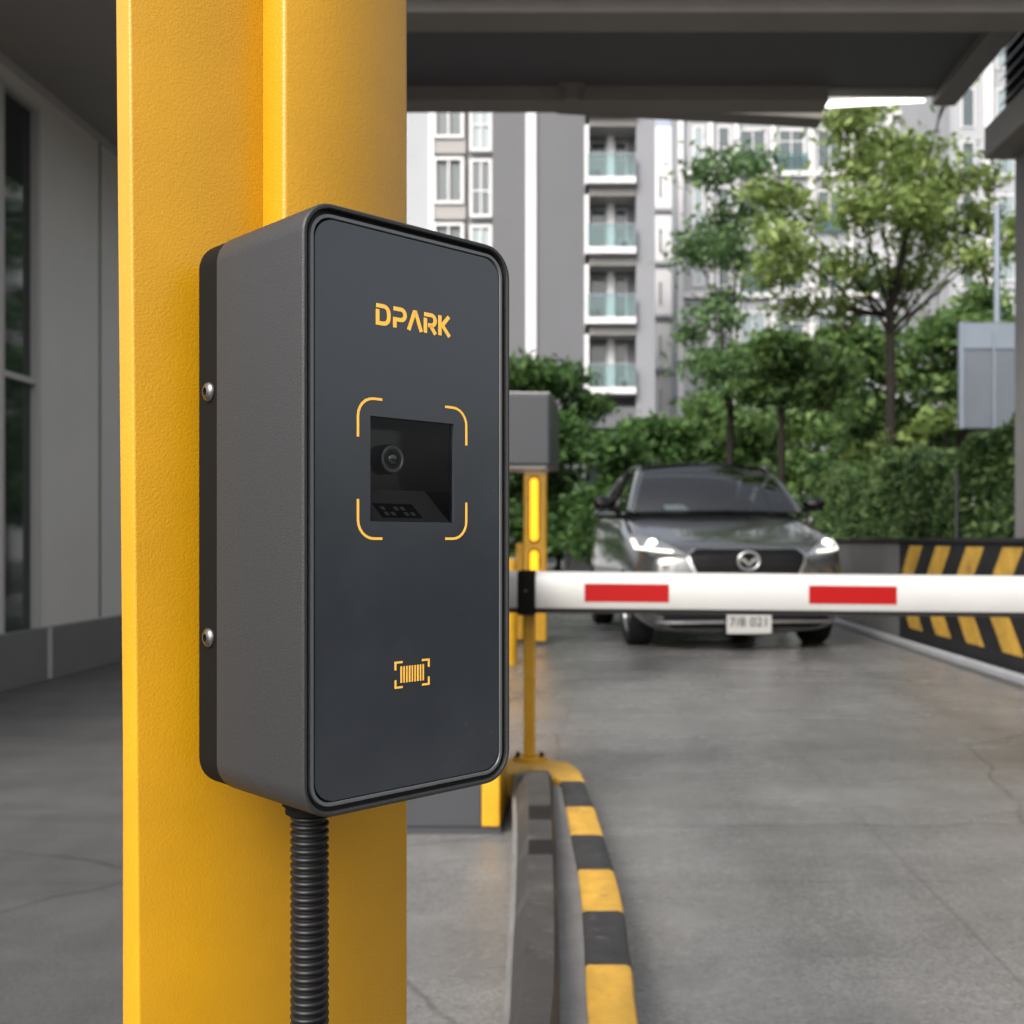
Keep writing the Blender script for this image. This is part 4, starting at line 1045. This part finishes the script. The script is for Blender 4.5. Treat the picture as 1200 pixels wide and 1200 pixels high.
for k in range(9):
    q = k / 8; y_ = 1.72 + q * 1.25; hw_ = .625 - .02 * q; zed = 1.655 + .045 * math.sin(math.pi * min(1, q * .9 + .15)) - .03 * q
    roof.append([(hw_ * s, y_ - .07 * (1 - s * s) * (1 - q), zed + .045 * (1 - abs(s) ** 2.5)) for s in [-1 + 2 * i / 16 for i in range(17)]])
g.loops(roof, closed=False)
obj('roof', g, M['car'], car, smooth=80, local=True)
for sg in (-1, 1):
    ap = [tuple(wspt(sg * 1.0, k / 8)) for k in range(9)]
    L = []
    for (x_, y_, z_) in ap: L.append([(x_ - sg * .05, y_ - .012, z_ + .004), (x_ + sg * .006, y_ - .006, z_ + .008), (x_ + sg * .022, y_ + .05, z_ - .006), (x_ - sg * .03, y_ + .05, z_ - .02)])
    obj('pillar', G().loops(L, True, True), M['chrome'] if False else M['car'], car, smooth=50, local=True)
    rl = [(sg * (.63 - .02 * q), 1.70 + q * 1.27, 1.655 + .045 * math.sin(math.pi * min(1, q * .9 + .15)) - .03 * q - .004) for q in [k / 8 for k in range(9)]]
    obj('roof_rail', G().tube(rl, .026, 8), M['car'], car, smooth=60, local=True)
    # side glass
    Lb = [(sg * .835, 1.2, 1.20), (sg * .85, 1.8, 1.225), (sg * .85, 2.4, 1.235), (sg * .84, 2.9, 1.25), (sg * .81, 3.35, 1.26)]
    Lt = [(sg * .80, 1.24, 1.235), (sg * .64, 1.75, 1.655), (sg * .635, 2.3, 1.675), (sg * .63, 2.75, 1.655), (sg * .68, 3.2, 1.40)]
    g = G(); g.loops([Lb, Lt], closed=False); obj('side_window', g, M['car_side_glass'], car, local=True)
    obj('pillar', G().tube([(sg * .852, 2.3, 1.22), (sg * .652, 2.3, 1.665)], .03, 6), M['grille'], car, local=True)
    g = G().tube([(sg * .62, 2.95, 1.62), (sg * .70, 3.3, 1.42), (sg * .80, 3.5, 1.25)], [.04, .05, .06], 8); obj('pillar', g, M['car'], car, smooth=60, local=True)
    obj('waist_trim', G().tube([(sg * .85, 1.22, 1.205), (sg * .868, 2.0, 1.225), (sg * .86, 2.9, 1.245), (sg * .83, 3.3, 1.255)], .010, 6), M['chrome'], car, local=True)
    # mirror
    mc_ = Vector((sg * 1.0, 1.42, 1.31))
    g = G(); Ls = []
    for k in range(9):
        q = -1 + 2 * k / 8; rr_ = math.sqrt(max(.02, 1 - q * q * .96)); xx_ = mc_.x + q * .105
        Ls.append([(xx_, mc_.y + .06 * rr_ * math.cos(a) - .02 * q * sg, mc_.z + .068 * rr_ * math.sin(a) * (1 + .15 * q * sg)) for a in [2 * math.pi * j / 12 for j in range(12)]])
    g.loops(Ls, True, True); mm = obj('mirror', g, M['black_gloss'], car, smooth=60, local=True)
    obj('mirror_base', G().tube([(sg * .84, 1.40, 1.20), (sg * .93, 1.42, 1.265)], .028, 8), M['grille'], mm, local=True)
    obj('mirror_lower', G().box(min(sg * .90, sg * 1.10), max(sg * .90, sg * 1.10), 1.375, 1.46, 1.242, 1.262), M['grille'], mm, local=True)
# rear window and tail
g = G(); g.loops([[(s * .605, 2.97 - .0, 1.62 + .04 * (1 - s * s)) for s in [-1 + i / 4 for i in range(9)]], [(s * .78, 3.52, 1.27) for s in [-1 + i / 4 for i in range(9)]]], closed=False)
obj('rear_window', g, M['car_side_glass'], car, local=True)
# wheels
for sx in (-1, 1):
    for yw in (.80, 3.30):
        x_ = sx * .71
        wh = obj('wheel', G().lathe((x_ - sx * .02, yw, .322), (sx, 0, 0), [(.20, 0), (.305, .0), (.322, .02), (.322, .17), (.308, .195), (.24, .20), (.22, .17)], 36), M['tyre'], car, smooth=40, local=True)
        g = G().lathe((x_, yw, .322), (sx, 0, 0), [(.215, .06), (.218, .165), (.205, .17), (.195, .10)], 32)
        for k in range(7):
            a = 2 * math.pi * k / 7; ca_, sa = math.cos(a), math.sin(a); px_, pz_ = -sa, ca_
            xo_ = x_ + sx * .15; xi_ = x_ + sx * .12
            P = [(.03, .028), (.21, .018), (.21, -.018), (.03, -.028)]
            g.add([(xx_, yw + r_ * ca_ + t_ * px_, .322 + r_ * sa + t_ * pz_) for xx_ in (xo_, xi_) for r_, t_ in P], [(0, 1, 2, 3), (4, 7, 6, 5), (0, 4, 5, 1), (1, 5, 6, 2), (2, 6, 7, 3), (3, 7, 4, 0)])
        g.lathe((x_ + sx * .10, yw, .322), (sx, 0, 0), [(.05, 0), (.05, .055), (.03, .06)], 16)
        obj('rim', g, M['alloy'], wh, smooth=40, local=True)
# interior
obj('dashboard', G().box(-.74, .74, 1.35, 1.75, 1.02, 1.24), M['dash'], car, bevel=.03, local=True)
for sx in (-1, 1):
    s_ = obj('seat', G().prism(rrect(sx * .37 - .24, sx * .37 + .24, .85, 1.38, .07, 5), 2.3, 2.42, 'y'), M['seat'], car, bevel=.03, local=True)
    obj('headrest', G().prism(rrect(sx * .37 - .12, sx * .37 + .12, 1.40, 1.56, .05, 5), 2.32, 2.41, 'y'), M['seat'], s_, bevel=.02, local=True)
g = G(); c0 = Vector((.37, 1.85, 1.20)); L = []
for k in range(25):
    a = 2 * math.pi * k / 24; L.append(c0 + Vector((.17 * math.cos(a), -.05 * math.sin(a), .16 * math.sin(a))))
obj('steering_wheel', g.tube(L, .014, 6), M['dash'], car, smooth=60, local=True)
obj('dashboard_paper', G().add([(-.42, 1.42, 1.243), (-.20, 1.40, 1.243), (-.22, 1.60, 1.30), (-.42, 1.60, 1.30)], [(0, 1, 2, 3)]), M['paper'], car, local=True)
obj('rear_mirror', G().box(-.09, .09, 1.72, 1.74, 1.50, 1.56), M['dash'], car, local=True)
# hood crease shut line
